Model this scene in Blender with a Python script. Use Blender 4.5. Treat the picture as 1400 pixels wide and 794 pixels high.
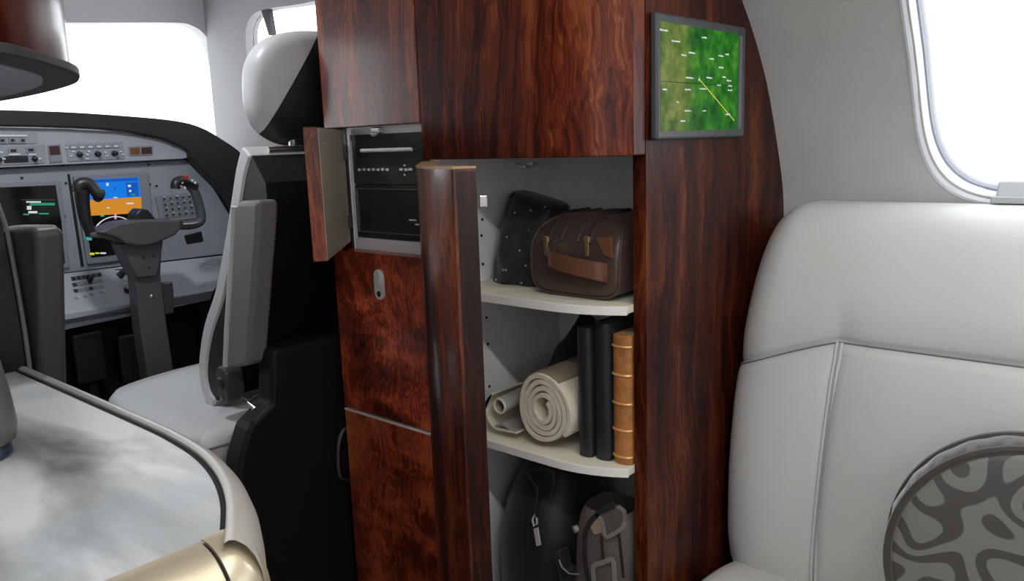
import bpy, bmesh, math, random
from mathutils import Vector, Matrix, noise
random.seed(7)
for o in list(bpy.data.objects): bpy.data.objects.remove(o)
SC = bpy.context.scene
COL = SC.collection
V = Vector

# ------------------------------------------------------------------ camera (fitted to the photograph's vanishing points)
FPX, YAW, PIT, ROLL = 1106.34, 0.848261, 0.181275, -0.033965
CAM = V((0, 0, 1.25))
_F = V((math.sin(YAW)*math.cos(PIT), math.cos(YAW)*math.cos(PIT), -math.sin(PIT)))
_R = V((math.cos(YAW), -math.sin(YAW), 0)); _U = _R.cross(_F)
RT = _R*math.cos(ROLL) + _U*math.sin(ROLL)
UP = -_R*math.sin(ROLL) + _U*math.cos(ROLL)
cd = bpy.data.cameras.new('camera'); cam = bpy.data.objects.new('camera', cd); COL.objects.link(cam)
cd.sensor_width = 36; cd.lens = FPX/1400*36; cd.clip_start = 0.02; cd.clip_end = 100
M = Matrix((RT, UP, -_F)).transposed().to_4x4(); M.translation = CAM
cam.matrix_world = M
SC.camera = cam

def P(px, py, X=None, Y=None, Z=None):
    """the point where the line of sight through a photo pixel meets a plane of the cabin"""
    d = _F + RT*((px-700)/FPX) - UP*((py-397)/FPX)
    if X is not None: k = (X-CAM.x)/d.x
    elif Y is not None: k = (Y-CAM.y)/d.y
    else: k = (Z-CAM.z)/d.z
    return CAM + d*k

# ------------------------------------------------------------------ world, lights, exposure
W = bpy.data.worlds.new('overcast_sky'); SC.world = W; W.use_nodes = True
bg = W.node_tree.nodes['Background']; bg.inputs[0].default_value = (0.94, 0.97, 1, 1); bg.inputs[1].default_value = 3.4
SC.view_settings.view_transform = 'Standard'; SC.view_settings.look = 'None'
SC.view_settings.exposure = 0.0; SC.view_settings.gamma = 1.0; SC.view_settings.use_curve_mapping = False
SC.cycles.use_denoising = True; SC.cycles.max_bounces = 9; SC.cycles.diffuse_bounces = 5
SC.cycles.transparent_max_bounces = 12; SC.cycles.sample_clamp_indirect = 6
CEIL_FILL = (6.5, 19.0, 2.5, 2.5); COCKPIT_FILL = 9.0  # strengths of the added fill lamps
def area(name, loc, direction, sx, sy, power, col=(1, .985, .97), portal=False):
    l = bpy.data.lights.new(name, 'AREA'); l.shape = 'RECTANGLE'; l.size = sx; l.size_y = sy; l.energy = power; l.color = col
    o = bpy.data.objects.new(name, l); COL.objects.link(o); o.location = loc
    o.rotation_euler = V(direction).to_track_quat('-Z', 'Y').to_euler()
    if portal: l.cycles.is_portal = True
    return o

# ------------------------------------------------------------------ materials
MAT = {}
def mat(name, col, rough=.5, metal=0, coat=0, spec=.5, emit=None, es=0, bump=None, var=None, sheen=0, cr=.1):
    """var = (scale, amount): brightness mottling; bump = (scale xyz, strength)"""
    m = bpy.data.materials.new(name); m.use_nodes = True; nt = m.node_tree; N = nt.nodes; L = nt.links
    b = N['Principled BSDF']; b.inputs['Base Color'].default_value = (*col, 1); b.inputs['Roughness'].default_value = rough
    b.inputs['Metallic'].default_value = metal; b.inputs['Coat Weight'].default_value = coat; b.inputs['Coat Roughness'].default_value = cr
    b.inputs['Specular IOR Level'].default_value = spec; b.inputs['Sheen Weight'].default_value = sheen
    if emit: b.inputs['Emission Color'].default_value = (*emit, 1); b.inputs['Emission Strength'].default_value = es
    if var or bump: tc = N.new('ShaderNodeTexCoord')
    if var:
        nz = N.new('ShaderNodeTexNoise'); nz.inputs['Scale'].default_value = var[0]; nz.inputs['Detail'].default_value = 4
        L.new(tc.outputs['Object'], nz.inputs['Vector'])
        r = N.new('ShaderNodeMapRange'); r.inputs[1].default_value = .3; r.inputs[2].default_value = .7
        r.inputs[3].default_value = 1-var[1]; r.inputs[4].default_value = 1+var[1]; L.new(nz.outputs[0], r.inputs[0])
        mx = N.new('ShaderNodeVectorMath'); mx.operation = 'SCALE'; mx.inputs[0].default_value = col
        L.new(r.outputs[0], mx.inputs['Scale']); L.new(mx.outputs[0], b.inputs['Base Color'])
    if bump:
        mp = N.new('ShaderNodeMapping'); mp.inputs['Scale'].default_value = bump[0]; L.new(tc.outputs['Object'], mp.inputs[0])
        nb = N.new('ShaderNodeTexNoise'); nb.inputs['Scale'].default_value = 1; nb.inputs['Detail'].default_value = 3; L.new(mp.outputs[0], nb.inputs['Vector'])
        bp = N.new('ShaderNodeBump'); bp.inputs['Strength'].default_value = bump[1]; bp.inputs['Distance'].default_value = .002
        L.new(nb.outputs[0], bp.inputs['Height']); L.new(bp.outputs[0], b.inputs['Normal'])
    MAT[name] = m
    return m
def ramp(N, stops):
    r = N.new('ShaderNodeValToRGB'); e = r.color_ramp.elements
    while len(e) < len(stops): e.new(.5)
    for i, (p, c) in enumerate(stops): e[i].position = p; e[i].color = (*c, 1)
    return r
def wood(name, fig=0.0, tint=1.0, rough=.3, coat=.22, offset=0.0, horiz=False, spec=.4):
    """glossy stained mahogany: long grain streaks along z plus (fig) rippling flame figure"""
    m = bpy.data.materials.new(name); m.use_nodes = True; nt = m.node_tree; N = nt.nodes; L = nt.links
    b = N['Principled BSDF']; tc = N.new('ShaderNodeTexCoord')
    mp0 = N.new('ShaderNodeMapping'); mp0.inputs['Location'].default_value = (offset, offset*1.7, offset*.6); L.new(tc.outputs['Object'], mp0.inputs[0])
    wv = N.new('ShaderNodeTexNoise'); wv.inputs['Scale'].default_value = 3.0 if fig < .5 else 4.5; wv.inputs['Detail'].default_value = 3
    L.new(mp0.outputs[0], wv.inputs['Vector'])
    sb = N.new('ShaderNodeVectorMath'); sb.operation = 'SUBTRACT'; sb.inputs[1].default_value = (.5, .5, .5); L.new(wv.outputs['Color'], sb.inputs[0])
    sc = N.new('ShaderNodeVectorMath'); sc.operation = 'SCALE'; sc.inputs['Scale'].default_value = .10+.12*fig; L.new(sb.outputs[0], sc.inputs[0])
    ad = N.new('ShaderNodeVectorMath'); L.new(mp0.outputs[0], ad.inputs[0]); L.new(sc.outputs[0], ad.inputs[1])
    def streak(scale, det):
        mp = N.new('ShaderNodeMapping'); mp.inputs['Scale'].default_value = scale; L.new(ad.outputs[0], mp.inputs[0])
        n = N.new('ShaderNodeTexNoise'); n.inputs['Scale'].default_value = 1; n.inputs['Detail'].default_value = det; n.inputs['Roughness'].default_value = .6
        L.new(mp.outputs[0], n.inputs['Vector']); return n
    if fig > .5: a = streak((6, 8, 15), 5); c = streak((190, 190, 9), 4)
    else: a = streak((30, 30, 1.3), 6); c = streak((210, 210, 6), 4)
    f = N.new('ShaderNodeMath'); f.operation = 'MULTIPLY_ADD'; f.inputs[1].default_value = .46; L.new(c.outputs[0], f.inputs[0])
    g = N.new('ShaderNodeMath'); g.operation = 'MULTIPLY'; g.inputs[1].default_value = .64; L.new(a.outputs[0], g.inputs[0]); L.new(g.outputs[0], f.inputs[2])
    big = N.new('ShaderNodeTexNoise'); big.inputs['Scale'].default_value = 2.6; big.inputs['Detail'].default_value = 1; L.new(mp0.outputs[0], big.inputs['Vector'])
    h = N.new('ShaderNodeMath'); h.operation = 'MULTIPLY_ADD'; h.inputs[1].default_value = .42; L.new(big.outputs[0], h.inputs[0])
    h2 = N.new('ShaderNodeMath'); h2.operation = 'SUBTRACT'; h2.inputs[1].default_value = .21; L.new(f.outputs[0], h2.inputs[0]); L.new(h2.outputs[0], h.inputs[2])
    t = tint
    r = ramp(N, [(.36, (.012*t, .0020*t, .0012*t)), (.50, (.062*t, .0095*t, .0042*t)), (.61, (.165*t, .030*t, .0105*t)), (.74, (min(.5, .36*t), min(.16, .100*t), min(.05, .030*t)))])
    L.new(h.outputs[0], r.inputs[0]); L.new(r.outputs[0], b.inputs['Base Color'])
    b.inputs['Roughness'].default_value = rough; b.inputs['Coat Weight'].default_value = coat; b.inputs['Coat Roughness'].default_value = .12; b.inputs['Specular IOR Level'].default_value = spec
    MAT[name] = m
    return m
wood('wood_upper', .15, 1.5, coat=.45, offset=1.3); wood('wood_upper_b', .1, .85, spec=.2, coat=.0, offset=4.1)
wood('wood_flame', .6, 3.4, offset=2.2); wood('wood_flame_b', .65, 2.6, offset=5.6)
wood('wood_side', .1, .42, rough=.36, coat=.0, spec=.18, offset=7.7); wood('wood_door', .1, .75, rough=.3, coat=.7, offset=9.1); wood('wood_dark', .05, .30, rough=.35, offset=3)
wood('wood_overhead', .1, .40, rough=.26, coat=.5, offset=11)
mat('edge_light', (.42, .25, .13), .35); mat('edge_glint_pale', (.74, .62, .55), .35); mat('chrome', (.82, .82, .80), .12, 1); mat('pull_silver', (.78, .78, .77), .3, .3); mat('satin_steel', (.55, .56, .57), .3, 1)
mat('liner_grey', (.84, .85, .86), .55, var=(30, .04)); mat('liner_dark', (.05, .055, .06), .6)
mat('shelf_cream', (.78, .74, .60), .45); mat('shelf_edge', (.82, .81, .76), .4)
mat('laminate_beige', (.40, .36, .27), .5, var=(12, .06))
mat('black_gap', (.004, .004, .004), .6); mat('black_soft', (.010, .010, .011), .55, spec=.3); mat('black_leather', (.009, .0095, .010), .5, bump=((260, 260, 260), .25))
mat('charcoal', (.030, .032, .035), .45); mat('carpet_black', (.006, .006, .006), .95, spec=.1, bump=((400, 400, 400), .5))
mat('oven_black', (.020, .023, .027), .3, coat=.3); mat('oven_panel', (.040, .044, .050), .4)
mat('silver_frame', (.78, .79, .80), .32, .1); mat('print_white', (.75, .75, .75), .5)
mat('leather_divan', (.56, .56, .555), .40, coat=.12, bump=((160, 160, 160), .14), cr=.35); mat('leather_seat', (.60, .59, .555), .42, bump=((160, 160, 160), .12))
mat('leather_cockpit', (.60, .61, .62), .4, bump=((200, 200, 200), .1)); mat('leather_grey', (.18, .183, .186), .45, bump=((200, 200, 200), .1))
mat('leather_grey_dark', (.072, .073, .074), .45, bump=((200, 200, 200), .1))
mat('wall_fabric', (.55, .55, .55), .75, var=(9, .03), bump=((420, 420, 60), .6)); mat('cockpit_liner', (.50, .50, .51), .7, var=(5, .03))
mat('ceiling_white', (.72, .71, .69), .7); mat('window_trim', (.82, .85, .90), .35); mat('window_gasket', (.30, .32, .37), .4)
mat('tab_plastic', (.36, .375, .39), .4); mat('cockpit_side', (.30, .30, .31), .7, var=(5, .03))
mat('panel_grey', (0.27, 0.295, 0.34), .5, var=(14, .06)); mat('panel_grey_light', (0.34, 0.365, 0.41), .5, var=(14, .05)); mat('bezel_grey', (0.21, 0.23, 0.265), .5)
mat('screen_black', (.006, .007, .008), .15); mat('knob_black', (.012, .012, .014), .4); mat('button_grey', (.22, .24, .27), .5); mat('label_white', (.62, .65, .70), .5)
mat('annun_red', (.05, .022, .018), .35); mat('annun_amber', (.16, .07, .025), .35); mat('red_button', (.45, .02, .025), .4)
mat('yoke_grey', (.062, .064, .068), .42); mat('yoke_black', (.014, .014, .015), .36); mat('carpet_cabin', (.16, .14, .12), .95, bump=((300, 300, 300), .5))
for n, c in dict(sky_blue=(.0, .22, .86), sky_deep=(.0, .10, .55), ground_orange=(.72, .28, .02), green=(.02, .30, .16), teal=(.02, .45, .40), white=(.75, .78, .80), yellow=(.7, .72, .05), dim=(.05, .06, .06), magenta=(.8, .3, .6)).items():
    mat('glow_'+n, (.01, .01, .01), .3, emit=c, es=.85)
mat('champagne_metal', (.70, .675, .63), .30, .45, var=(2.2, .05)); mat('gold_metal', (.62, .54, .39), .30, .62, var=(3, .06))
mat('display_bezel', (.055, .062, .066), .4); mat('bezel_highlight', (.13, .14, .15), .35)
mat('leather_brown', (.062, .036, .029), .42, coat=.1, var=(18, .12), bump=((220, 220, 220), .25)); mat('leather_strap', (.14, .062, .034), .38, coat=.15, var=(25, .15))
mat('leather_tan', (.22, .10, .045), .4, var=(20, .15)); mat('brass', (.62, .50, .27), .3, .9); mat('zip_tape', (.035, .02, .016), .6)
mat('nylon_black', (.012, .013, .016), .5, sheen=.15, bump=((500, 500, 500), .4)); mat('stud_pale', (.62, .62, .64), .3, .4)
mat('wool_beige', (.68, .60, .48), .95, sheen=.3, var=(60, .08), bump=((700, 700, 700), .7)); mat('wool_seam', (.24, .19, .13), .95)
mat('paper_grey', (.30, .29, .27), .7, var=(16, .25)); mat('paper_cream', (.70, .66, .52), .8)
mat('binder_black', (.014, .018, .022), .4, coat=.1, bump=((300, 300, 300), .3)); mat('binder_edge', (.05, .055, .06), .5)
mat('book_tan', (.42, .17, .05), .45, var=(38, .30), bump=((200, 200, 200), .3)); mat('book_gilt', (.72, .42, .14), .35, .3); mat('page_cream', (.62, .55, .42), .8)
mat('bag_taupe', (.115, .098, .090), .6, bump=((500, 500, 500), .4)); mat('bag_strap', (.24, .225, .215), .6); mat('bag_cork', (.36, .26, .19), .7)
mat('cloth_black', (.009, .009, .010), .9, sheen=.1); mat('velvet_brown', (.030, .024, .020), .75, sheen=.5, var=(30, .2)); mat('carafe_grey', (.13, .13, .13), .4, .3); mat('navy_reflection', (.012, .022, .045), .4)

def custom(name):
    m = bpy.data.materials.new(name); m.use_nodes = True; MAT[name] = m
    return m.node_tree, m.node_tree.nodes, m.node_tree.links, m.node_tree.nodes['Principled BSDF']
# window glazing: clear with a faint reflection
nt, N, L, b = custom('glazing'); N.remove(b)
tr = N.new('ShaderNodeBsdfTransparent'); gl = N.new('ShaderNodeBsdfGlossy'); gl.inputs['Roughness'].default_value = .02
mx = N.new('ShaderNodeMixShader'); mx.inputs[0].default_value = .05; L.new(tr.outputs[0], mx.inputs[1]); L.new(gl.outputs[0], mx.inputs[2]); L.new(mx.outputs[0], N['Material Output'].inputs[0])
# countertop: pale glossy top; cloudy window and sky reflections painted into its colour
nt, N, L, b = custom('cloud_reflection_top'); tc = N.new('ShaderNodeTexCoord')
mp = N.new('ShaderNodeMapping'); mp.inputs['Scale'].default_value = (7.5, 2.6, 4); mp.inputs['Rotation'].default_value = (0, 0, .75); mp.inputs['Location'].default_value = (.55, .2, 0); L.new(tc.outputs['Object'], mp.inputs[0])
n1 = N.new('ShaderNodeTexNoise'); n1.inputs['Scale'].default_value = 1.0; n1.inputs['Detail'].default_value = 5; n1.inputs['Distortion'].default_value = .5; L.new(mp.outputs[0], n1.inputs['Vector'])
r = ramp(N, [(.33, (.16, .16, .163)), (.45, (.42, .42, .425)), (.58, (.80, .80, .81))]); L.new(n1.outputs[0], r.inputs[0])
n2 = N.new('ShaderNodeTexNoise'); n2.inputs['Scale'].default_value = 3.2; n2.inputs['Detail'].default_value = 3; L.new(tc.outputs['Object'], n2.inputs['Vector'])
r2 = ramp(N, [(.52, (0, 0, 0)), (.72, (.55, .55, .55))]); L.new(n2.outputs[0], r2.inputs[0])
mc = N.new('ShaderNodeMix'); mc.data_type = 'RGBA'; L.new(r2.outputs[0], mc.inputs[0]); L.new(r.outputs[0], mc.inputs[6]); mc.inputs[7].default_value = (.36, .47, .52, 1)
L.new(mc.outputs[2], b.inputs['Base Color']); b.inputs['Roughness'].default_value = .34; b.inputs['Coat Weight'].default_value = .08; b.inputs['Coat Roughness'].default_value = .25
# moving-map screen: brown land to the west, green forest to the east, streaks of lighter ground
nt, N, L, b = custom('map_screen'); tc = N.new('ShaderNodeTexCoord'); sx = N.new('ShaderNodeSeparateXYZ'); L.new(tc.outputs['Object'], sx.inputs[0])
n1 = N.new('ShaderNodeTexNoise'); n1.inputs['Scale'].default_value = 34; n1.inputs['Detail'].default_value = 8; n1.inputs['Roughness'].default_value = .65; L.new(tc.outputs['Object'], n1.inputs['Vector'])
g1 = ramp(N, [(.33, (.000, .050, .002)), (.47, (.004, .120, .004)), (.60, (.035, .20, .008)), (.72, (.13, .27, .03))]); L.new(n1.outputs[0], g1.inputs[0])
g2 = ramp(N, [(.33, (.02, .07, .004)), (.5, (.10, .16, .02)), (.66, (.20, .23, .05)), (.78, (.05, .17, .02))]); L.new(n1.outputs[0], g2.inputs[0])
n3 = N.new('ShaderNodeTexNoise'); n3.inputs['Scale'].default_value = 14; n3.inputs['Detail'].default_value = 3; L.new(tc.outputs['Object'], n3.inputs['Vector'])
ma = N.new('ShaderNodeMath'); ma.operation = 'MULTIPLY_ADD'; ma.inputs[1].default_value = .12; L.new(n3.outputs[0], ma.inputs[0]); L.new(sx.outputs[0], ma.inputs[2])
mr = N.new('ShaderNodeMapRange'); mr.inputs[1].default_value = 1.33; mr.inputs[2].default_value = 1.40; L.new(ma.outputs[0], mr.inputs[0])
mc = N.new('ShaderNodeMix'); mc.data_type = 'RGBA'; L.new(mr.outputs[0], mc.inputs[0]); L.new(g2.outputs[0], mc.inputs[6]); L.new(g1.outputs[0], mc.inputs[7])
b.inputs['Base Color'].default_value = (.004, .004, .004, 1); b.inputs['Roughness'].default_value = .4; b.inputs['Specular IOR Level'].default_value = .12
L.new(mc.outputs[2], b.inputs['Emission Color']); b.inputs['Emission Strength'].default_value = 1.0
# brocade cushion face: pale scrolls on a dark ground
nt, N, L, b = custom('brocade'); tc = N.new('ShaderNodeTexCoord')
nd = N.new('ShaderNodeTexNoise'); nd.inputs['Scale'].default_value = 9; nd.inputs['Detail'].default_value = 1; L.new(tc.outputs['Object'], nd.inputs['Vector'])
sb = N.new('ShaderNodeVectorMath'); sb.operation = 'SUBTRACT'; sb.inputs[1].default_value = (.5, .5, .5); L.new(nd.outputs['Color'], sb.inputs[0])
sc = N.new('ShaderNodeVectorMath'); sc.operation = 'SCALE'; sc.inputs['Scale'].default_value = .07; L.new(sb.outputs[0], sc.inputs[0])
ad = N.new('ShaderNodeVectorMath'); L.new(tc.outputs['Object'], ad.inputs[0]); L.new(sc.outputs[0], ad.inputs[1])
vo = N.new('ShaderNodeTexNoise'); vo.inputs['Scale'].default_value = 11; vo.inputs['Detail'].default_value = 0; L.new(ad.outputs[0], vo.inputs['Vector'])
wv = N.new('ShaderNodeMath'); wv.operation = 'MULTIPLY'; wv.inputs[1].default_value = 34; L.new(vo.outputs[0], wv.inputs[0])
si = N.new('ShaderNodeMath'); si.operation = 'SINE'; L.new(wv.outputs[0], si.inputs[0])
r = ramp(N, [(.44, (.048, .043, .040)), (.56, (.155, .150, .140))]); ms = N.new('ShaderNodeMapRange'); ms.inputs[1].default_value = -1; L.new(si.outputs[0], ms.inputs[0]); L.new(ms.outputs[0], r.inputs[0])
L.new(r.outputs[0], b.inputs['Base Color']); b.inputs['Roughness'].default_value = .5; b.inputs['Sheen Weight'].default_value = .3

# ------------------------------------------------------------------ mesh helpers
class MB:
    def __init__(s): s.v = []; s.f = []
    def add(s, vs, fs):
        k = len(s.v); s.v += [tuple(v) for v in vs]; s.f += [tuple(i+k for i in f) for f in fs]; return s
    def box(s, x0, x1, y0, y1, z0, z1):
        return s.add([(x0, y0, z0), (x1, y0, z0), (x1, y1, z0), (x0, y1, z0), (x0, y0, z1), (x1, y0, z1), (x1, y1, z1), (x0, y1, z1)],
                     [(0, 3, 2, 1), (4, 5, 6, 7), (0, 1, 5, 4), (1, 2, 6, 5), (2, 3, 7, 6), (3, 0, 4, 7)])
    def loft(s, rings, close=True, caps=True):
        n = len(rings[0]); k = len(s.v)
        for r in rings: s.v += [tuple(p) for p in r]
        m = n if close else n-1
        for i in range(len(rings)-1):
            for j in range(m):
                s.f.append((k+i*n+j, k+i*n+(j+1) % n, k+(i+1)*n+(j+1) % n, k+(i+1)*n+j))
        if caps and close:
            s.f.append(tuple(k+j for j in range(n))[::-1]); s.f.append(tuple(k+(len(rings)-1)*n+j for j in range(n)))
        return s
    def prism(s, poly, axis, a, b):
        g = {'x': lambda p, c: (c, p[0], p[1]), 'y': lambda p, c: (p[0], c, p[1]), 'z': lambda p, c: (p[0], p[1], c)}[axis]
        return s.loft([[g(p, a) for p in poly], [g(p, b) for p in poly]])
    def tube(s, pts, r, n=10, closed=False, flat=None):
        pts = [V(p) for p in pts]; rings = []; m = len(pts); up = None
        for i, p in enumerate(pts):
            a = pts[(i-1) % m] if (closed or i > 0) else p; c = pts[(i+1) % m] if (closed or i < m-1) else p
            t = (c-a).normalized()
            if up is None:
                up = V((0, 0, 1)) if abs(t.z) < .9 else V((1, 0, 0))
            x = t.cross(up).normalized(); up = x.cross(t).normalized()
            rr = r[i] if isinstance(r, (list, tuple)) else r
            k2 = flat or 1
            rings.append([p + x*math.cos(q*2*math.pi/n)*rr + up*math.sin(q*2*math.pi/n)*rr*k2 for q in range(n)])
        if closed: rings.append(rings[0])
        return s.loft(rings, True, not closed)
    def cyl(s, a, b, r, n=16, r2=None): return s.tube([a, b], [r, r if r2 is None else r2], n)
    def lathe(s, prof, org, axis=(0, 0, 1), n=28):
        ax = V(axis).normalized(); u = V((1, 0, 0)) if abs(ax.x) < .9 else V((0, 1, 0)); x = ax.cross(u).normalized(); y = ax.cross(x)
        return s.loft([[V(org)+ax*h+(x*math.cos(q*2*math.pi/n)+y*math.sin(q*2*math.pi/n))*max(r, 1e-4) for q in range(n)] for r, h in prof])
    def grid(s, fn, nu, nv, closeu=False):
        rings = [[fn(i/(nu if closeu else nu-1), j/(nv-1)) for i in range(nu)] for j in range(nv)]
        return s.loft(rings, closeu, False)
    def build(s, name, m, parent=None, bevel=0, seg=2, angle=35, sub=0, smooth=True):
        me = bpy.data.meshes.new(name); me.from_pydata([tuple(v) for v in s.v], [], s.f)
        bm = bmesh.new(); bm.from_mesh(me); bmesh.ops.remove_doubles(bm, verts=bm.verts, dist=1e-6); bmesh.ops.recalc_face_normals(bm, faces=bm.faces); bm.to_mesh(me); bm.free()
        if smooth:
            me.polygons.foreach_set('use_smooth', [True]*len(me.polygons)); me.set_sharp_from_angle(angle=math.radians(angle))
        me.materials.append(MAT[m] if isinstance(m, str) else m)
        o = bpy.data.objects.new(name, me); COL.objects.link(o)
        if parent is not None: put(o, parent)
        if bevel:
            d = o.modifiers.new('bevel', 'BEVEL'); d.width = bevel; d.segments = seg; d.limit_method = 'ANGLE'; d.angle_limit = math.radians(30); d.harden_normals = True
        if sub:
            d = o.modifiers.new('subsurf', 'SUBSURF'); d.levels = sub; d.render_levels = sub
        return o
def put(o, parent):
    o.parent = parent
    if parent.type == 'EMPTY': o.matrix_parent_inverse = Matrix.LocRotScale(parent.location, parent.rotation_euler, parent.scale).inverted()
def tag(o, label, cat, group=None):
    o['label'] = label; o['category'] = cat
    if group: o['group'] = group
    return o
def thing(name, loc, label, cat, group=None):
    e = bpy.data.objects.new(name, None); COL.objects.link(e); e.location = loc; e.empty_display_size = .05
    return tag(e, label, cat, group)
def struct(o): o['kind'] = 'structure'; return o
def sroot(name, loc):
    e = bpy.data.objects.new(name, None); COL.objects.link(e); e.location = loc; e.empty_display_size = .05; e['kind'] = 'structure'; return e
def clone(o, name, loc, parent):
    """another copy of a small part that was built around the origin"""
    c = o.copy(); c.name = name; COL.objects.link(c); c.location = loc; put(c, parent); return c
def bool_cut(o, cutters):
    for c in cutters:
        d = o.modifiers.new('cut', 'BOOLEAN'); d.object = c; d.operation = 'DIFFERENCE'; d.solver = 'EXACT'
    bpy.context.view_layer.update(); dg = bpy.context.evaluated_depsgraph_get()
    me = bpy.data.meshes.new_from_object(o.evaluated_get(dg)); o.modifiers.clear(); o.data = me
    for c in cutters: bpy.data.objects.remove(c)
    me.polygons.foreach_set('use_smooth', [True]*len(me.polygons)); me.set_sharp_from_angle(angle=math.radians(30))
def smoothline(pts, n=6, closed=False):
    """Catmull-Rom through points of any dimension"""
    pts = [V(p) for p in pts]; m = len(pts); out = []
    for i in range(m if closed else m-1):
        g = (lambda k: pts[k % m]) if closed else (lambda k: pts[min(max(k, 0), m-1)])
        p0, p1, p2, p3 = g(i-1), g(i), g(i+1), g(i+2)
        for k in range(n):
            t = k/n
            out.append(.5*((2*p1)+(p2-p0)*t+(2*p0-5*p1+4*p2-p3)*t*t+(3*p1-p0-3*p2+p3)*t**3))
    if not closed: out.append(pts[-1])
    return out
def sup(a, e):
    c, s = math.cos(a), math.sin(a)
    return math.copysign(abs(c)**(2/e), c), math.copysign(abs(s)**(2/e), s)

# ------------------------------------------------------------------ the cabin shell
XM = .65                                    # cabin centre line
PROF = [(1.60, 0), (1.70, .25), (1.765, .55), (1.785, .85), (1.774, 1.0), (1.769, 1.075), (1.757, 1.141), (1.720, 1.237), (1.669, 1.344), (1.612, 1.428), (1.542, 1.506),
        (1.43, 1.61), (1.28, 1.71), (1.08, 1.80), (.86, 1.85), (XM, 1.865)]
PR = [(p.x, p.y) for p in smoothline(PROF, 5)]
def wall_x(z):
    for (x0, z0), (x1, z1) in zip(PR, PR[1:]):
        if z0 <= z <= z1: return x0+(x1-x0)*(z-z0)/(z1-z0+1e-9)
    return XM
ARC = [0]
for (x0, z0), (x1, z1) in zip(PR, PR[1:]): ARC.append(ARC[-1]+math.hypot(x1-x0, z1-z0))
def wall_s(s):
    for i in range(len(PR)-1):
        if ARC[i] <= s <= ARC[i+1]:
            t = (s-ARC[i])/(ARC[i+1]-ARC[i]); a, c = PR[i], PR[i+1]
            tx, tz = c[0]-a[0], c[1]-a[1]; l = math.hypot(tx, tz)
            return a[0]+tx*t, a[1]+tz*t, tz/l, -tx/l          # point, outward normal
    return PR[-1][0], PR[-1][1], 0, 1
def s_of_z(z): return next(ARC[i]+(ARC[i+1]-ARC[i])*(z-PR[i][1])/(PR[i+1][1]-PR[i][1]) for i in range(len(PR)-1) if PR[i][1] <= z <= PR[i+1][1])
Y_AFT, Y_CP, Y_NOSE = -2.6, 1.497, 3.10
def shell_side(side):
    iz = next(i for i, p in enumerate(PR) if p[1] > 1.70)
    inner = PR[:iz+1]; outer = [(x+.06*nx, z+.06*nz) for x, z, nx, nz in (wall_s(ARC[i]+1e-6) for i in range(iz+1))]
    poly = inner+outer[::-1]
    if side < 0: poly = [(2*XM-x, z) for x, z in poly]
    return MB().prism(poly, 'y', Y_AFT, Y_CP), PR[iz:]
def superwin(sc, yc, a, bq, side, grow=0.0, depth=0.0, n=96, e=4.2):
    pts = []
    for k in range(n):
        cx, sy = sup(2*math.pi*k/n, e)
        y = yc+(a+grow)*cx; s = sc+.78*math.asin((bq+grow)*sy/.78)
        x, z, nx, nz = wall_s(s); x += nx*depth; z += nz*depth
        pts.append(V((x if side > 0 else 2*XM-x, y, z)))
    return pts
def cabin_window(idx, side, yc, a, bq, zc):
    sc = s_of_z(zc)
    r = sroot(f'window_{idx}', (wall_s(sc)[0] if side > 0 else 2*XM-wall_s(sc)[0], yc, zc))
    R = lambda g, d: superwin(sc, yc, a, bq, side, g, d)
    MB().loft([R(.014, .003), R(.011, -.002), R(.006, -.0035), R(.001, -.001), R(-.002, .005), R(-.005, .016), R(-.008, .026)], True, False).build('frame', 'window_trim', r)
    MB().loft([R(-.0075, .0255), R(-.011, .0262), R(-.0125, .029), R(-.013, .034)], True, False).build('gasket', 'window_gasket', r)
    MB().loft([R(-.0125, .034), R(-.017, .036), R(-.021, .042), R(-.022, .060)], True, False).build('reveal', 'window_trim', r)
    c = V((0, 0, 0)); ring = R(-.0225, .055)
    for p in ring: c += p/len(ring)
    k = len(ring); MB().add(ring+[c], [(i, (i+1) % k, k) for i in range(k)]).build('pane', 'glazing', r)
    cut = MB().loft([R(-.004, -.08), R(-.004, .0), R(-.004, .15)]).build('cutter', 'black_gap')
    x, z, nx, nz = wall_s(sc)
    loc = V((x+nx*.10, yc, z+nz*.10)); d = V((-nx, 0, -nz))
    if side < 0: loc.x = 2*XM-loc.x; d.x = -d.x
    area('window_daylight_portal', loc, d, a*2, bq*2, 1, portal=True)
    return r, cut
w_right, top_arc = shell_side(1); w_left, _ = shell_side(-1)
wr = struct(w_right.build('wall_right', 'wall_fabric')); wl = struct(w_left.build('wall_left', 'wall_fabric'))
WIN1, c1 = cabin_window(1, 1, .205, .245, .285, 1.375); _, c2 = cabin_window(2, 1, -.63, .245, .285, 1.375); _, c3 = cabin_window(3, 1, -1.465, .245, .285, 1.375)
_, c4 = cabin_window(4, -1, .10, .245, .285, 1.375); _, c5 = cabin_window(5, -1, -.74, .245, .285, 1.375); _, c6 = cabin_window(6, -1, -1.58, .245, .285, 1.375)
bool_cut(wr, [c1, c2, c3]); bool_cut(wl, [c4, c5, c6])
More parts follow.
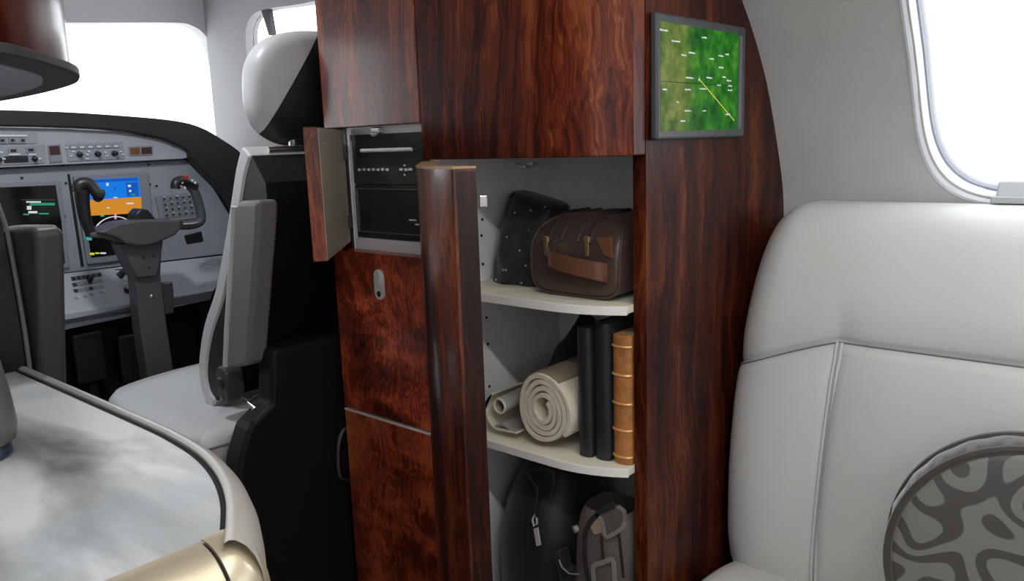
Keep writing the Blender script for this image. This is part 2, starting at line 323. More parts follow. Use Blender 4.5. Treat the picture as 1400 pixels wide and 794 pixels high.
# shade pull tab on the sill of the window above the divan
ya, yb = .318, .10
xs = wall_x(1.135)
MB().prism([(xs-.035, 1.118), (xs+.03, 1.128), (xs+.022, 1.150), (xs-.012, 1.148)], 'y', yb, ya).build('shade_tab', 'tab_plastic', WIN1, .005, 3)
MB().prism([(xs-.043, 1.108), (xs+.02, 1.108), (xs+.02, 1.121), (xs-.040, 1.121)], 'y', yb, ya+.006).build('shade_rail', 'tab_plastic', WIN1, .003, 2)
ceil_in = top_arc+[(2*XM-x, z) for x, z in top_arc[::-1]]
struct(MB().prism(ceil_in+[(x, z+.06) for x, z in ceil_in[::-1]], 'y', Y_AFT, Y_CP).build('ceiling', 'ceiling_white'))
struct(MB().box(-.6, 1.9, Y_AFT-.05, Y_CP, -.06, 0).build('floor', 'carpet_cabin'))
struct(MB().box(-.6, 1.9, Y_AFT-.06, Y_AFT, 0, 1.95).build('wall_aft', 'wall_fabric'))
# unseen strip lamps added overhead to fill the cabin with light
for i, (lx, ly) in enumerate([(.30, -1.3), (.30, .0), (.95, -1.3), (.95, .0)]):
    zc = 1.835
    t = thing('ceiling_fill_light', (lx, ly, zc), ('added unseen strip lamp over the aft port windows', 'added unseen strip lamp between the galley cupboard and aft cabin', 'added unseen strip lamp over the aft end of the divan', 'added unseen strip lamp over the forward end of the divan')[i], 'lamp', 'added fill lamps')
    MB().box(lx-.05, lx+.05, ly-.45, ly+.45, zc, zc+.03).build('housing', 'satin_steel', t, .006)
    MB().box(lx-.04, lx+.04, ly-.44, ly+.44, zc-.006, zc).build('lens', mat('fill_lens', (.9, .9, .88), .4, emit=(1, .96, .9), es=6) if i == 0 else 'fill_lens', t)
    put(area('fill_light', (lx, ly, zc-.012), (0, 0, -1), .08, .88, CEIL_FILL[i]), t)

# ---- cockpit shell
struct(MB().box(-.6, 1.9, Y_CP, Y_NOSE+.1, -.06, 0).build('floor_cockpit', 'carpet_black'))
struct(MB().box(-.6, 1.9, Y_CP, Y_NOSE+.1, 1.90, 1.96).build('ceiling_cockpit', 'cockpit_liner'))
YW = 3.04
def px_poly(pts, Y): return [(p.x, p.z) for p in (P(a, c, Y=Y) for a, c in pts)]
hole = px_poly(smoothline([(-10, 31), (120, 31), (235, 31), (262, 35), (281, 49), (294, 80), (308, 130), (321, 170), (336, 215), (342, 250)], 4), YW)
hole = [(.72, hole[0][1])]+hole+[(.72, hole[-1][1])]
def port(x, z): return (2*XM-x-(.16 if x > .8 else 0), z)  # unseen port windshield set wider so its reflection brightens the cabinet doors
wf = struct(MB().box(-.6, 1.9, YW, YW+.06, 0, 1.95).build('wall_front', 'cockpit_liner'))
bool_cut(wf, [MB().prism(hole, 'y', YW-.1, YW+.2).build('cutter', 'black_gap'), MB().prism([port(x, z) for x, z in hole], 'y', YW-.1, YW+.2).build('cutter', 'black_gap')])
for k, sgn in ((7, 1), (8, -1)):
    hp = [(x, z) if sgn > 0 else port(x, z) for x, z in hole]
    MB().prism(hp, 'y', YW+.035, YW+.04).build('pane', 'glazing', sroot(f'window_{k}', (hp[0][0], YW+.03, hp[0][1])))
    cx = (hole[0][0]+max(p[0] for p in hole))/2
    area('window_daylight_portal', (cx if sgn > 0 else 2*XM-cx, YW+.08, 1.45), (0, -1, 0), .85, .7, 1, portal=True)
XS = 1.70
side_hole = [(p.y, p.z) for p in (P(a, c, X=XS) for a, c in smoothline([(339, 110), (336, 60), (337, 36), (346, 20), (364, 12), (400, 7), (440, 0), (475, -4), (490, 8), (492, 50), (485, 115), (420, 122)], 4))]
ws = struct(MB().box(XS, XS+.05, Y_CP, YW, 1.1, 1.92).build('wall_right_cockpit', 'cockpit_side'))
bool_cut(ws, [MB().prism(side_hole, 'x', XS-.1, XS+.2).build('cutter', 'black_gap')])
wsl = struct(MB().box(2*XM-XS-.05, 2*XM-XS, Y_CP, YW, 1.1, 1.92).build('wall_left_cockpit', 'cockpit_liner'))  # side window left out here to keep its reflection off the upper door
for k, sgn in ((9, 1),):
    xx = XS+.03 if sgn > 0 else 2*XM-XS-.035
    r = sroot(f'window_{k}', (xx, 2.6, 1.4)); MB().prism(side_hole, 'x', xx, xx+.005).build('pane', 'glazing', r)
    if sgn > 0:
        a, c = P(357, 13, X=XS), P(368, 48, X=XS)
        q = [(p.y, p.z) for p in (P(*u, X=XS) for u in ((354, 8), (364, 6), (371, 48), (366, 48)))]
        MB().prism(q, 'x', XS+.004, XS+.022).build('mullion', 'charcoal', r)
    area('window_daylight_portal', (xx+sgn*.05, 2.55, 1.5), (-sgn, 0, 0), .75, .6, 1, portal=True)
t = thing('cockpit_fill_lamp', (.72, 1.80, 1.87), 'added unseen fill lamp in the cockpit ceiling', 'lamp')  # unseen lamp added to brighten the instrument panel
MB().lathe([(.0, .03), (.07, .03), (.07, .0), (.06, -.006), (.055, .0)], (.72, 1.80, 1.87), n=24).build('housing', 'satin_steel', t)
MB().lathe([(.0, -.002), (.054, -.002), (.054, .004), (0, .004)], (.72, 1.80, 1.87), n=24).build('lens', 'fill_lens', t)
put(area('fill_light', (.72, 1.80, 1.86), (.25, .75, -1), .10, .10, COCKPIT_FILL, (.95, .97, 1)), t)
struct(MB().box(1.62, 1.75, Y_CP, YW, 0, 1.16).build('trim_1', 'black_soft')); struct(MB().box(2*XM-1.75, 2*XM-1.62, Y_CP, YW, 0, 1.16).build('trim_2', 'black_soft'))
struct(MB().box(1.75, 1.9, Y_CP-.03, Y_CP+.03, 0, 1.95).build('trim_3', 'cockpit_liner')); struct(MB().box(-.6, -.45, Y_CP-.03, Y_CP+.03, 0, 1.95).build('trim_4', 'cockpit_liner'))

# ------------------------------------------------------------------ the mahogany storage cabinet
YA, YSPLIT, YF = .737, 1.183, 1.492
def xo(y): return 1.09+(.06*((.90-y)/.163)**2 if y < .90 else 0)
def plan(y0, y1, off0, off1, n=14):
    ys = [y0+(y1-y0)*i/n for i in range(n+1)]
    return [(xo(y)+off0, y) for y in ys]+[(xo(y)+off1, y) for y in ys[::-1]]
Z_UL, Z_UR, Z_OB, Z_SEAM, Z_TOP = 1.292, 1.2215, 1.030, .656, 1.80
cab = thing('storage_cabinet', (1.35, 1.1, 0), 'tall dark mahogany storage cabinet with open doors and two cream shelves', 'cabinet')
aft = [(1.188, .02)]+[(x-.004, z) for x, z in PR if .02 < z < 1.79]; aft += [(1.188, aft[-1][1])]
m = MB(); rw = aft[1:-1]
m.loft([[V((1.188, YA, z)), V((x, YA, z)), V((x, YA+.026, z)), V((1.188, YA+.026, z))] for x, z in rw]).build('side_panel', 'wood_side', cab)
MB().prism(plan(YA, YSPLIT-.0015, 0, .037), 'z', Z_UR, Z_TOP).build('upper_door', 'wood_upper_b', cab, .002)
MB().prism(plan(YSPLIT+.0015, YF, 0, .037, 2), 'z', Z_UL, Z_TOP).build('upper_door', 'wood_upper', cab, .002)
d = MB().prism(plan(YSPLIT+.0015, YF, 0, .037, 2), 'z', Z_SEAM+.004, Z_OB-.003).build('drop_door', 'wood_flame', cab, .002)
d2 = MB().prism(plan(YSPLIT+.0015, YF, 0, .037, 2), 'z', .07, Z_SEAM-.003).build('lower_door', 'wood_flame_b', cab, .002)
MB().box(1.0885, 1.12, YSPLIT+.003, YF-.001, Z_SEAM-.0035, Z_SEAM+.0005).build('edge_glint', 'edge_glint_pale', cab)  # pale strip painting the light caught on the lower door's top edge
# chrome flush latch on the drop door
la = P(518, 389, X=1.087)
def stadium(w, h, n=10):
    return [(w*math.cos(math.pi*k/n), h+w*math.sin(math.pi*k/n)) for k in range(n+1)]+[(-w*math.cos(math.pi*k/n), -h-w*math.sin(math.pi*k/n)) for k in range(n+1)]
lt = MB().prism([(la.y+a, la.z+c) for a, c in stadium(.0155, .0175)], 'x', 1.0855, 1.092).build('latch', 'pull_silver', d, .0015)
MB().prism([(la.y+a, la.z+.012+c) for a, c in stadium(.0100, .0085)], 'x', 1.0825, 1.0858).build('latch_paddle', 'pull_silver', lt, .0015)
MB().prism([(la.y+a, la.z-.020+c) for a, c in stadium(.0060, .0006)], 'x', 1.0848, 1.0858).build('latch_recess', 'charcoal', lt)
# carcass: forward side, divider, liner, floor, header
MB().prism([(1.13, .02)]+[(min(x-.004, 1.66), z) for x, z in PR if .02 < z < 1.72]+[(1.13, 1.715)], 'y', YF-.022, YF).build('side_panel', 'wood_dark', cab)
MB().box(1.130, 1.60, YSPLIT-.008, YSPLIT+.012, .06, 1.42).build('divider', 'liner_grey', cab)
back = [(1.50, .06), (1.515, .06), (1.515, 1.25), (1.44, 1.45), (1.425, 1.45), (1.50, 1.25)]
MB().prism(back, 'y', YA+.026, YSPLIT-.008).build('back_panel', 'liner_grey', cab)
MB().box(1.20, 1.50, YA+.026, YA+.030, .10, 1.42).build('liner', 'liner_grey', cab)
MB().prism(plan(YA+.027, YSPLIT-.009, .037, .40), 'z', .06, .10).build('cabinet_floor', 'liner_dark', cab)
MB().prism(plan(YA+.027, YSPLIT-.009, .060, .34), 'z', 1.300, 1.312).build('liner_top', 'liner_grey', cab)
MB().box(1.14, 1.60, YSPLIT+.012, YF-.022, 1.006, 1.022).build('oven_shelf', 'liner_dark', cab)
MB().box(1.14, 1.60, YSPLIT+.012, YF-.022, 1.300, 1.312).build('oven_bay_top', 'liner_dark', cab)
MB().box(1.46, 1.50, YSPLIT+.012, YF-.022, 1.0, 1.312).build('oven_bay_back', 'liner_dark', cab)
MB().box(1.128, 1.16, YF-.0285, YF-.022, 1.023, 1.299).build('hinge_rail', 'charcoal', cab)
for zb in (.9452, .6445):
    sh = MB().prism(plan(YA+.027, YSPLIT-.009, .038, .365), 'z', zb+.002, zb+.016).build('shelf', 'shelf_cream', cab, .0015)
    ed = plan(YA+.027, YSPLIT-.009, .034, .0395)
    MB().prism(ed, 'z', zb, zb+.0165).build('shelf_edge', 'shelf_edge', sh, .001)
for px, py in ((658, 322), (660, 361), (665, 434), (667, 470), (669, 528), (659, 300)):
    p = P(px, py, Y=YSPLIT-.008); MB().cyl((p.x, p.y-.0012, p.z), (p.x, p.y+.003, p.z), .0032, 10).build('pin_hole', 'black_gap', cab)
p = P(716, 226, Y=1.0)
for k, (px, py, w) in enumerate(((704, 224, .010), (716, 228, .012), (727, 224, .008))):
    q = P(px, py, X=1.30); MB().box(q.x-.01, q.x+.01, q.y-w, q.y+w, q.z-.002, q.z+.004).build('catch', 'chrome', cab, .0015)
q = P(518, 178, X=1.125)
MB().box(q.x-.012, q.x+.0015, q.y-.013, q.y+.013, q.z-.006, q.z+.006).build('catch', 'satin_steel', cab, .002)
MB().cyl((q.x-.015, q.y-.008, q.z-.008), (q.x-.015, q.y+.006, q.z-.008), .004, 10).build('catch_roller', 'chrome', cab)
# tall curved door standing open
hx, hy = xo(YSPLIT), YSPLIT
tgt = P(628, 450, X=1); az = math.atan2(tgt.x, tgt.y)
fx, fy = xo(YA+.004)-hx, YA+.004-hy
best = min((abs(math.atan2(hx+fx*math.cos(t)-fy*math.sin(t)*-1, hy-fx*math.sin(t)*1+fy*math.cos(t))-az), t) for t in [i*.002 for i in range(150, 500)])[1]
def rot(p, t, ox, oy):
    x, y = p[0]-ox, p[1]-oy
    return (ox+x*math.cos(t)+y*math.sin(t), oy-x*math.sin(t)+y*math.cos(t))
TH = best
dpoly = [rot(p, TH, hx, hy) for p in plan(YA+.004, YSPLIT-.002, 0, .033, 24)]
td = MB().prism(dpoly, 'z', .08, 1.2165).build('tall_door', 'wood_door', cab, .0025)
MB().prism([rot(p, TH, hx, hy) for p in plan(YA+.003, YSPLIT-.002, -.0006, .0335, 24)], 'z', 1.2150, 1.2185).build('edge_band', 'edge_light', td)
MB().prism([rot(p, TH, hx, hy) for p in [(xo(YA)+.002, YA+.0025), (xo(YA)+.031, YA+.0025), (xo(YA)+.031, YA+.0045), (xo(YA)+.002, YA+.0045)]], 'z', .085, 1.212).build('edge_strip', 'wood_dark', td)
q = [rot(p, TH, hx, hy) for p in [(xo(YA)+.034, YA+.012), (xo(YA)+.046, YA+.012), (xo(YA)+.046, YA+.034), (xo(YA)+.034, YA+.034)]]
MB().prism(q, 'z', 1.158, 1.176).build('door_catch', 'chrome', td, .002)
# small oven-bay door standing open
h1 = P(468, 335, X=1.13); hx2, hy2 = 1.118, YF-.03
f_in = P(437, 366, Z=1.042); f_out = P(420, 366, Z=1.042)
dirv = (V((f_in.x, f_in.y))-V((hx2, hy2))).normalized(); nv = V((dirv.y, -dirv.x)); nv = nv if nv.x < 0 else -nv
LEN = .305; TK = .026
a0 = V((hx2, hy2)); a1 = a0+dirv*LEN
small = [tuple(a0), tuple(a1), tuple(a1+nv*TK), tuple(a0+nv*TK)]
sd = MB().prism(small, 'z', 1.042, Z_UL-.003).build('oven_bay_door', 'wood_upper', cab, .002)
pin = -nv*.0012
MB().prism([tuple(a0+dirv*.006), tuple(a1-dirv*.001), tuple(a1-dirv*.001+pin), tuple(a0+dirv*.006+pin)], 'z', 1.044, Z_UL-.005).build('inner_panel', 'laminate_beige', sd)
for zz in (1.09, 1.24):
    MB().prism([tuple(a0+pin*2+dirv*.0), tuple(a0+dirv*.03+pin*2), tuple(a0+dirv*.03+pin*7), tuple(a0+pin*7)], 'z', zz-.015, zz+.015).build('hinge', 'charcoal', sd, .001)
for dd, zz in ((.272, 1.281), (.262, 1.2595)):
    c = a0+dirv*dd+pin; MB().cyl((c.x, c.y, zz), (c.x-nv.x*.002, c.y-nv.y*.002, zz), .0035, 10).build('screw', 'satin_steel', sd)
# grab loop on the forward side
MB().tube(smoothline([P(a, c, Y=YF+.03) for a, c in ((489, 580), (472, 586), (464, 602), (462, 625), (464, 648), (470, 655), (490, 660))], 5), .0045, 8).build('grab_loop', 'satin_steel', cab)

# ------------------------------------------------------------------ galley oven in its bay
OX = 1.128
ov = thing('galley_oven', (1.3, 1.33, 1.022), 'black galley oven with silver frame inside the cabinet bay', 'oven')
def oy(px, py, X=OX): return P(px, py, X=X)
yl, yr, zb, zt = min(P(474, 250, X=OX).y, 1.4625), YSPLIT+.0135, 1.0225, 1.2985
MB().box(OX+.012, 1.45, yr+.002, yl-.002, zb+.002, zt-.002).build('oven_body', 'oven_black', ov)
fr = MB(); fr.box(OX, OX+.02, yl-.008, yl, zb, zt); fr.box(OX, OX+.02, yr, yr+.004, zb, zt); fr.box(OX, OX+.02, yr+.004, yl-.008, zt-.022, zt)
z1 = P(520, 327, X=OX).z
fr.box(OX, OX+.02, yr+.004, yl-.008, zb, z1); fr.build('frame', 'silver_frame', ov)
zA = P(520, 252, X=OX).z
MB().box(OX+.004, OX+.014, yr+.004, yl-.009, zA, zt-.022).build('control_panel', 'oven_panel', ov, .001)
MB().box(OX+.002, OX+.014, yr+.004, yl-.012, z1+.001, zA-.002).build('oven_door', 'oven_black', ov, .002)
h0, h1 = P(494, 206, X=OX-.012), P(563, 204, X=OX-.012)
MB().tube([(h0.x, h0.y, h0.z), (h1.x, h1.y, h0.z)], .0042, 10).build('handle', 'silver_frame', ov)
for h in (h0, h1): MB().cyl((OX-.012, h.y, h0.z), (OX+.006, h.y, h0.z), .003, 8).build('handle_post', 'satin_steel', ov)
bt = None
for k in range(12):
    q = P(491+k*6.4, 232-(k % 2)*.4, X=OX+.002)
    if k in (7, 8): continue
    if bt is None: bt = MB().box(-.0015, .002, -.0036, .0036, -.0026, .0026).build('button', 'print_white', ov, .0008); bt.location = q
    else: clone(bt, 'button', q, ov)
for px, py in ((553, 226), (559, 232), (553, 239), (547, 232)): clone(bt, 'button', P(px, py, X=OX+.002), ov).scale = (.8, .55, .7)
f0, f1 = P(486, 257, X=OX), P(486, 316, X=OX)
ty0, ty1, tz1, tz0 = f0.y, yr+.006, f0.z, f1.z
rim = MB()
for a in ((ty1, ty0, tz1-.002, tz1), (ty1, ty0, tz0, tz0+.002)): rim.box(OX-.001, OX+.003, a[0], a[1], a[2], a[3])
rim.box(OX-.001, OX+.003, ty0-.002, ty0, tz0, tz1); rim.build('door_trim', 'satin_steel', ov)
for px, py, w in ((565, 301, .014), (571, 307, .009)):
    q = P(px, py, X=OX); MB().box(OX+.0008, OX+.0025, q.y-w/2, q.y+w, q.z-.0016, q.z+.0016).build('maker_print', 'print_white', ov)
q0, q1 = P(573, 255, X=OX-.02), P(575, 303, X=OX-.02)
MB().tube([(OX, q0.y, q0.z), (OX-.018, q0.y, q0.z-.005), (OX-.018, q0.y, q1.z+.005), (OX, q0.y, q1.z)], .0045, 8).build('side_handle', 'chrome', ov)

# ------------------------------------------------------------------ map display on the cabinet's aft face
dp = [P(a, c, Y=YA-.016) for a, c in ((899, 14), (1022, 38), (1017, 186), (899, 193))]
x0, x1 = (dp[0].x+dp[3].x)/2, (dp[1].x+dp[2].x)/2; z0, z1 = (dp[2].z+dp[3].z)/2, (dp[0].z+dp[1].z)/2
tv = thing('map_display', ((x0+x1)/2, YA, z0), 'flat screen showing a green moving map, mounted on the cabinet side', 'screen')
MB().box(x0, x1, YA-.016, YA, z0, z1).build('bezel', 'display_bezel', tv, .006, 3)
sx0, sx1, sz0, sz1 = x0+.009, x1-.034, z0+.015, z1-.0155
MB().box(sx0, sx1, YA-.0168, YA-.014, sz0, sz1).build('map_picture', 'map_screen', tv)
MB().box(sx1+.004, sx1+.016, YA-.0175, YA-.014, sz0+.002, sz1-.002).build('bezel_highlight', 'bezel_highlight', tv, .001)  # lighter strip standing in for the highlight along the bezel
Yd = YA-.0172
nm = MB(); rnd = random.Random(3)
for px, py, w in ((908, 41, 10), (924, 56, 10), (963, 51, 7), (935, 75, 6), (946, 72, 8), (973, 80, 7), (986, 76, 7), (994, 74, 5), (986, 92, 7), (943, 106, 10), (970, 106, 8), (990, 105, 5), (997, 110, 7), (983, 116, 5), (998, 117, 5), (998, 123, 6),
                  (909, 122, 5), (940, 122, 7), (961, 121, 9), (927, 139, 3), (940, 151, 8), (963, 151, 5), (934, 165, 6), (995, 156, 7)):
    q = P(px, py, Y=Yd); x = q.x-w*.0013; e = q.x+w*.0013
    while x < e:                       # one small stroke per letter of an unreadable place name
        l = rnd.uniform(.0014, .0026); h = rnd.choice((.0016, .0022, .0028)); nm.box(x, x+l, Yd, Yd+.0004, q.z-.0016, q.z-.0016+h); x += l+.0008
nm.build('place_names', 'glow_white', tv)['kind'] = 'stuff'
a, c = P(956, 108, Y=Yd), P(1004, 165, Y=Yd); n = V((c.z-a.z, 0, a.x-c.x)).normalized()*.0009
MB().add([a+n, a-n, c-n, c+n], [(0, 1, 2, 3)]).build('route_line', 'glow_yellow', tv)
MB().add([a+V((0, 0, .005)), a+V((-.0012, 0, 0)), a+V((-.005, 0, -.002)), a+V((-.001, 0, -.002)), a+V((0, 0, -.006)), a+V((.001, 0, -.002)), a+V((.005, 0, -.002)), a+V((.0012, 0, 0))], [tuple(range(8))]).build('aircraft_marker', 'glow_white', tv)
la = P(905, 111, Y=Yd); lb = P(1000, 115, Y=Yd)
MB().box(la.x, lb.x, Yd+.0001, Yd+.0004, la.z-.0006, la.z+.0006).build('grid_line', 'screen_black', tv)

# ------------------------------------------------------------------ divan along the starboard wall
div = thing('divan', (1.4, -.2, 0), 'pale grey leather divan with welted back seam against the window wall', 'sofa')
FX = smoothline([(1.450, .36), (1.438, .44), (1.440, .56), (1.455, .70), (1.482, .86), (1.518, .96), (1.560, 1.035), (1.610, 1.085), (1.665, 1.104), (1.735, 1.106)], 8)
FX = [(p.x, p.y) for p in FX]; FL = [0]
for a, c in zip(FX, FX[1:]): FL.append(FL[-1]+math.hypot(c[0]-a[0], c[1]-a[1]))
def fpt(s):
    for i in range(len(FX)-1):
        if s <= FL[i+1]: t = (s-FL[i])/(FL[i+1]-FL[i]); return FX[i][0]+(FX[i+1][0]-FX[i][0])*t, FX[i][1]+(FX[i+1][1]-FX[i][1])*t
    return FX[-1]
def f_s(z): return next(FL[i]+(FL[i+1]-FL[i])*(z-FX[i][1])/(FX[i+1][1]-FX[i][1]) for i in range(len(FX)-1) if FX[i+1][1] > z)
YE, YEND = .722, -1.9
def zh(y): return .862-(0 if y < .512 else .075*((y-.512)/.2)**1.15)
def divan_pt(u, v):
    """u: 0 end .. 1 vertical seam .. 2 aft end;  v: 0 bottom .. 1 cross seam .. 2 over the top"""
    def yv(z): return .512+.016*max(0, (.862-z))/.45
    S = FL[-1]
    yy = YE-(YE-.512)*u if u <= 1 else .512-(.512-YEND)*(u-1)
    sh = f_s(zh(yy)); s = sh*v if v <= 1 else sh+(S-sh)*(v-1)
    x, z = fpt(s)
    if u <= 1: y = YE-(YE-yv(z))*u
    else: y = yv(z)-(yv(z)-YEND)*(u-1)
    r = .085; e = max(0, (y-(YE-r))/r); e = min(e, 1)
    drop = 1-math.sqrt(max(0, 1-e*e))
    x += .055*drop
    if v > 1: z -= .12*drop*(v-1)**.8; x += .02*drop
    elif v < .2: z += .03*drop*(1-v/.2)
    # soft puffing and the pull of the seams
    sz = zh(y); ds = s-sh
    g = .010*math.exp(-(ds/.010)**2)+.012*math.exp(-(ds/.05)**2)
    if v <= 1: dv = y-yv(z); g += (.008*math.exp(-(dv/.010)**2)+.010*math.exp(-(dv/.05)**2))*min(1, (1-v)*12+.3)
    elif v < 1.25: dv = y-.512; g += .007*math.exp(-(dv/.022)**2)*(1-(v-1)/.25)
    if v <= 1: g -= .010*math.sin(math.pi*v)*(1 if u > 1 else math.sin(math.pi*min(1, u+.15)))
    x += g*.8
    x += .0022*noise.noise(V((y*7, z*7, 2)))*min(1, 8*abs(v-1))
    return V((min(x, wall_x(z)-.008), y, z))
us1 = [i/22 for i in range(23)]; us2 = [1+(i/60)**1.6 for i in range(61)]
us1 = [u**1.3 for u in us1]; us1 = sorted(set(us1+[.97, .985])); us2 = sorted(set(us2+[1.008, 1.004]))
vs1 = sorted(set([i/26 for i in range(27)]+[.965, .98, .99])); vs2 = sorted(set([1+i/26 for i in range(27)]+[1.01, 1.02, 1.03]))
def patch(us, vs, name): MB().loft([[divan_pt(u, v) for u in us] for v in vs], False, False).build(name, 'leather_divan', div, angle=70)
patch(us1, vs1, 'end_panel'); patch(us2, vs1, 'back_panel'); patch(us1+us2[1:], vs2, 'headrest_panel')
for off in (-.0042, .0042):
    MB().tube([divan_pt(1, v)+V((-.004, off, 0)) for v in [i/40 for i in range(41)]], .0032, 8).build('welt', 'leather_divan', div)
us = us1+us2[1:]
MB().tube([divan_pt(u, 1)+V((-.0012, 0, 0)) for u in us], .0016, 6).build('cross_seam', 'leather_grey', div)
# core behind the leather, end cheek and seat
core = [(p[0]+.03, p[1]-.012) for p in FX]
core = [(min(x, wall_x(z)-.015), z) for x, z in core]
MB().prism(core+[(wall_x(z)-.015, z) for z in (1.0, .8, .6, .45, .36)], 'y', YEND, YE-.075).build('back_core', 'leather_divan', div)
end = [divan_pt(0, v) for v in vs1+vs2[1:]]
MB().loft([end, [V((min(max(p.x+.012, 1.50), wall_x(p.z)-.008), YE+.004, p.z)) for p in end], [V((min(max(p.x+.013, 1.72), wall_x(p.z)-.007), YE+.004, p.z)) for p in end]], False, False).build('end_cheek', 'leather_divan', div, angle=70)
st = MB()
def seat_pt(a, w):
    # rounded slab: section in x-z swept along y
    pts = smoothline([(1.50, .372), (1.40, .392), (1.22, .402), (1.02, .398), (.965, .375), (.955, .33), (.965, .28), (1.0, .262)], 5)
    p = pts[min(int(a*(len(pts)-1)+.5), len(pts)-1)]; return V((p.x, YE-.012-(YE-.012-YEND)*w, p.y))
npts = 36
sec = smoothline([(1.50, .372), (1.40, .392), (1.22, .402), (1.04, .398), (.985, .38), (.965, .33), (.985, .28), (1.02, .262), (1.50, .262)], 4)
rings = []
for y, k in ((YE-.010, .05), (YE-.014, .025), (YE-.028, .008), (YE-.05, 0), (YEND, 0)):
    rings.append([V((p.x+(k if p.x < 1.2 else 0), y, max(.262, p.y-k*.6))) for p in sec])
st.loft(rings).build('seat_cushion', 'leather_seat', div, angle=60)
MB().box(1.03, 1.56, YEND, YE-.02, 0, .262).build('base', 'leather_seat', div, .01)

# ------------------------------------------------------------------ round cushion leaning on the divan
cc = V((1.320, .166, .602)); ca = V((-.96, -.22, .10)).normalized(); cr = .188
cu = thing('round_cushion', cc-V((0, 0, cr)), 'round grey scroll-patterned cushion with dark velvet band on the divan', 'cushion')
pf = [(.0, .034)]+[(cr*.97*math.sin(math.pi/2*k/10), .034-.016*(1-math.cos(math.pi/2*k/10))) for k in range(1, 11)]
MB().lathe(pf, cc+ca*.012, ca, 64).build('cushion_face', 'brocade', cu, angle=60)
MB().lathe([(r, -h) for r, h in pf], cc-ca*.046, ca, 64).build('cushion_face', 'brocade', cu, angle=60)
u1 = ca.cross(V((0, 0, 1))).normalized(); u2 = u1.cross(ca)
ring = lambda rad, h, wob=0: [cc+ca*h+(u1*math.cos(2*math.pi*k/96)+u2*math.sin(2*math.pi*k/96))*(rad+wob*math.sin(k*math.pi/2)) for k in range(96)]
MB().loft([ring(cr-.004, .028), ring(cr+.002, .02, .001), ring(cr+.004, -.015, .0022), ring(cr+.001, -.05, .001), ring(cr-.004, -.062)], True, False).build('velvet_band', 'velvet_brown', cu)
for h in (.028, -.060): MB().tube(ring(cr-.002, h), .0075, 8, True).build('piping', 'velvet_brown', cu)

# ------------------------------------------------------------------ things on the shelves
ZS1, ZS2, ZFL = .9617, .6610, .106
# soft black wash pouch with pale studs
b0, b1 = P(672, 396, Z=ZS1), P(742, 404, Z=ZS1)
pc = V((1.302, 1.086, ZS1))
po = thing('studded_pouch', pc, 'soft black pouch with pale studs beside brown leather bag', 'pouch')
def pouch(u, v):
    a = 2*math.pi*u; c, s = sup(a, 3.2); z = v*.172
    w = .075*(1-.10*v+.06*math.sin(5*v)); dp_ = .075*(1-.45*v*v)
    if v > .98: w *= .96; dp_ *= .8
    fold = .010*noise.noise(V((c*2.2, s*2.2, v*4)))+.004*noise.noise(V((c*7, s*7, v*9)))
    return pc+V((s*dp_+fold+.012*v, c*w+fold*.7-.012*v, z+(.014*c if v > .5 else 0)*(v-.5)*2))
m = MB(); m.grid(pouch, 44, 30, True); m.f.append(tuple(range(29*44, 30*44))); m.f.append(tuple(range(44))[::-1]); m.build('pouch_body', 'nylon_black', po, angle=80)
sd0 = None
for px, py in ((705, 293), (726, 287), (745, 283), (722, 315), (694, 324), (711, 344), (695, 371), (679, 383), (713, 387), (718, 362), (689, 367)):
    u = 0; bestd = 1e9
    for i in range(88):
        for j in range(1, 29):
            q = pouch(i/88, j/29); d3 = q-CAM; f = d3.dot(_F)
            if f > (pc-CAM).dot(_F)+.02: continue
            e = (700+FPX*d3.dot(RT)/f-px)**2+(397-FPX*d3.dot(UP)/f-py)**2
            if e < bestd: bestd = e; bp_ = q
    if sd0 is None: sd0 = MB().lathe([(0, -.002), (.002, -.0015), (.0023, 0), (.0015, .0018), (0, .0022)], (0, 0, 0), (0, 0, 1), 8).build('stud', 'stud_pale', po); sd0.location = bp_
    else: clone(sd0, 'stud', bp_, po)
# brown leather toilet bag
yb0, yb1 = P(727, 398, Z=ZS1).y, P(860, 411, Z=ZS1).y
bx = 1.185; BW = .205; by = .893; BH = .150
bg_ = thing('leather_toilet_bag', (bx+.08, by, ZS1), 'brown leather toilet bag with front strap handle on upper shelf', 'bag')
def bagsec(k=1.0, g=0.0):
    out = []
    for i in range(48):
        c, s = sup(2*math.pi*i/48, 5 if math.sin(2*math.pi*i/48) < 0 else 3.3)
        out.append((by+c*(BW/2*k+g), ZS1+BH/2+.002+s*(BH/2*k+g)))
    return out
def dome(p): return V((p.x+.055*max(0, (p.z-ZS1-.075)/.078)**2, p.y, p.z))
m = MB(); R3 = lambda x, k, g=0: [dome(V((x, a, c))) for a, c in bagsec(k, g)]
m.loft([R3(bx+.001, .05), R3(bx-.001, .5), R3(bx, .88), R3(bx+.003, .96), R3(bx+.010, 1), R3(bx+.06, 1.0), R3(bx+.13, .98), R3(bx+.15, .9), R3(bx+.153, .5)]).build('bag_body', 'leather_brown', bg_, angle=60)
MB().tube(R3(bx+.004, .985), .0028, 8, True).build('piping', 'leather_brown', bg_)
def over_top(yk, x0, x1, lift):
    pts = []
    for i in range(10):
        x = x0+(x1-x0)*i/9
        zt_ = max(c for a, c in bagsec() if abs(a-yk) < .02); pts.append(V((x, yk, zt_+lift)))
    return pts
def on_front(yk, z): return V((bx-.002, yk, z))
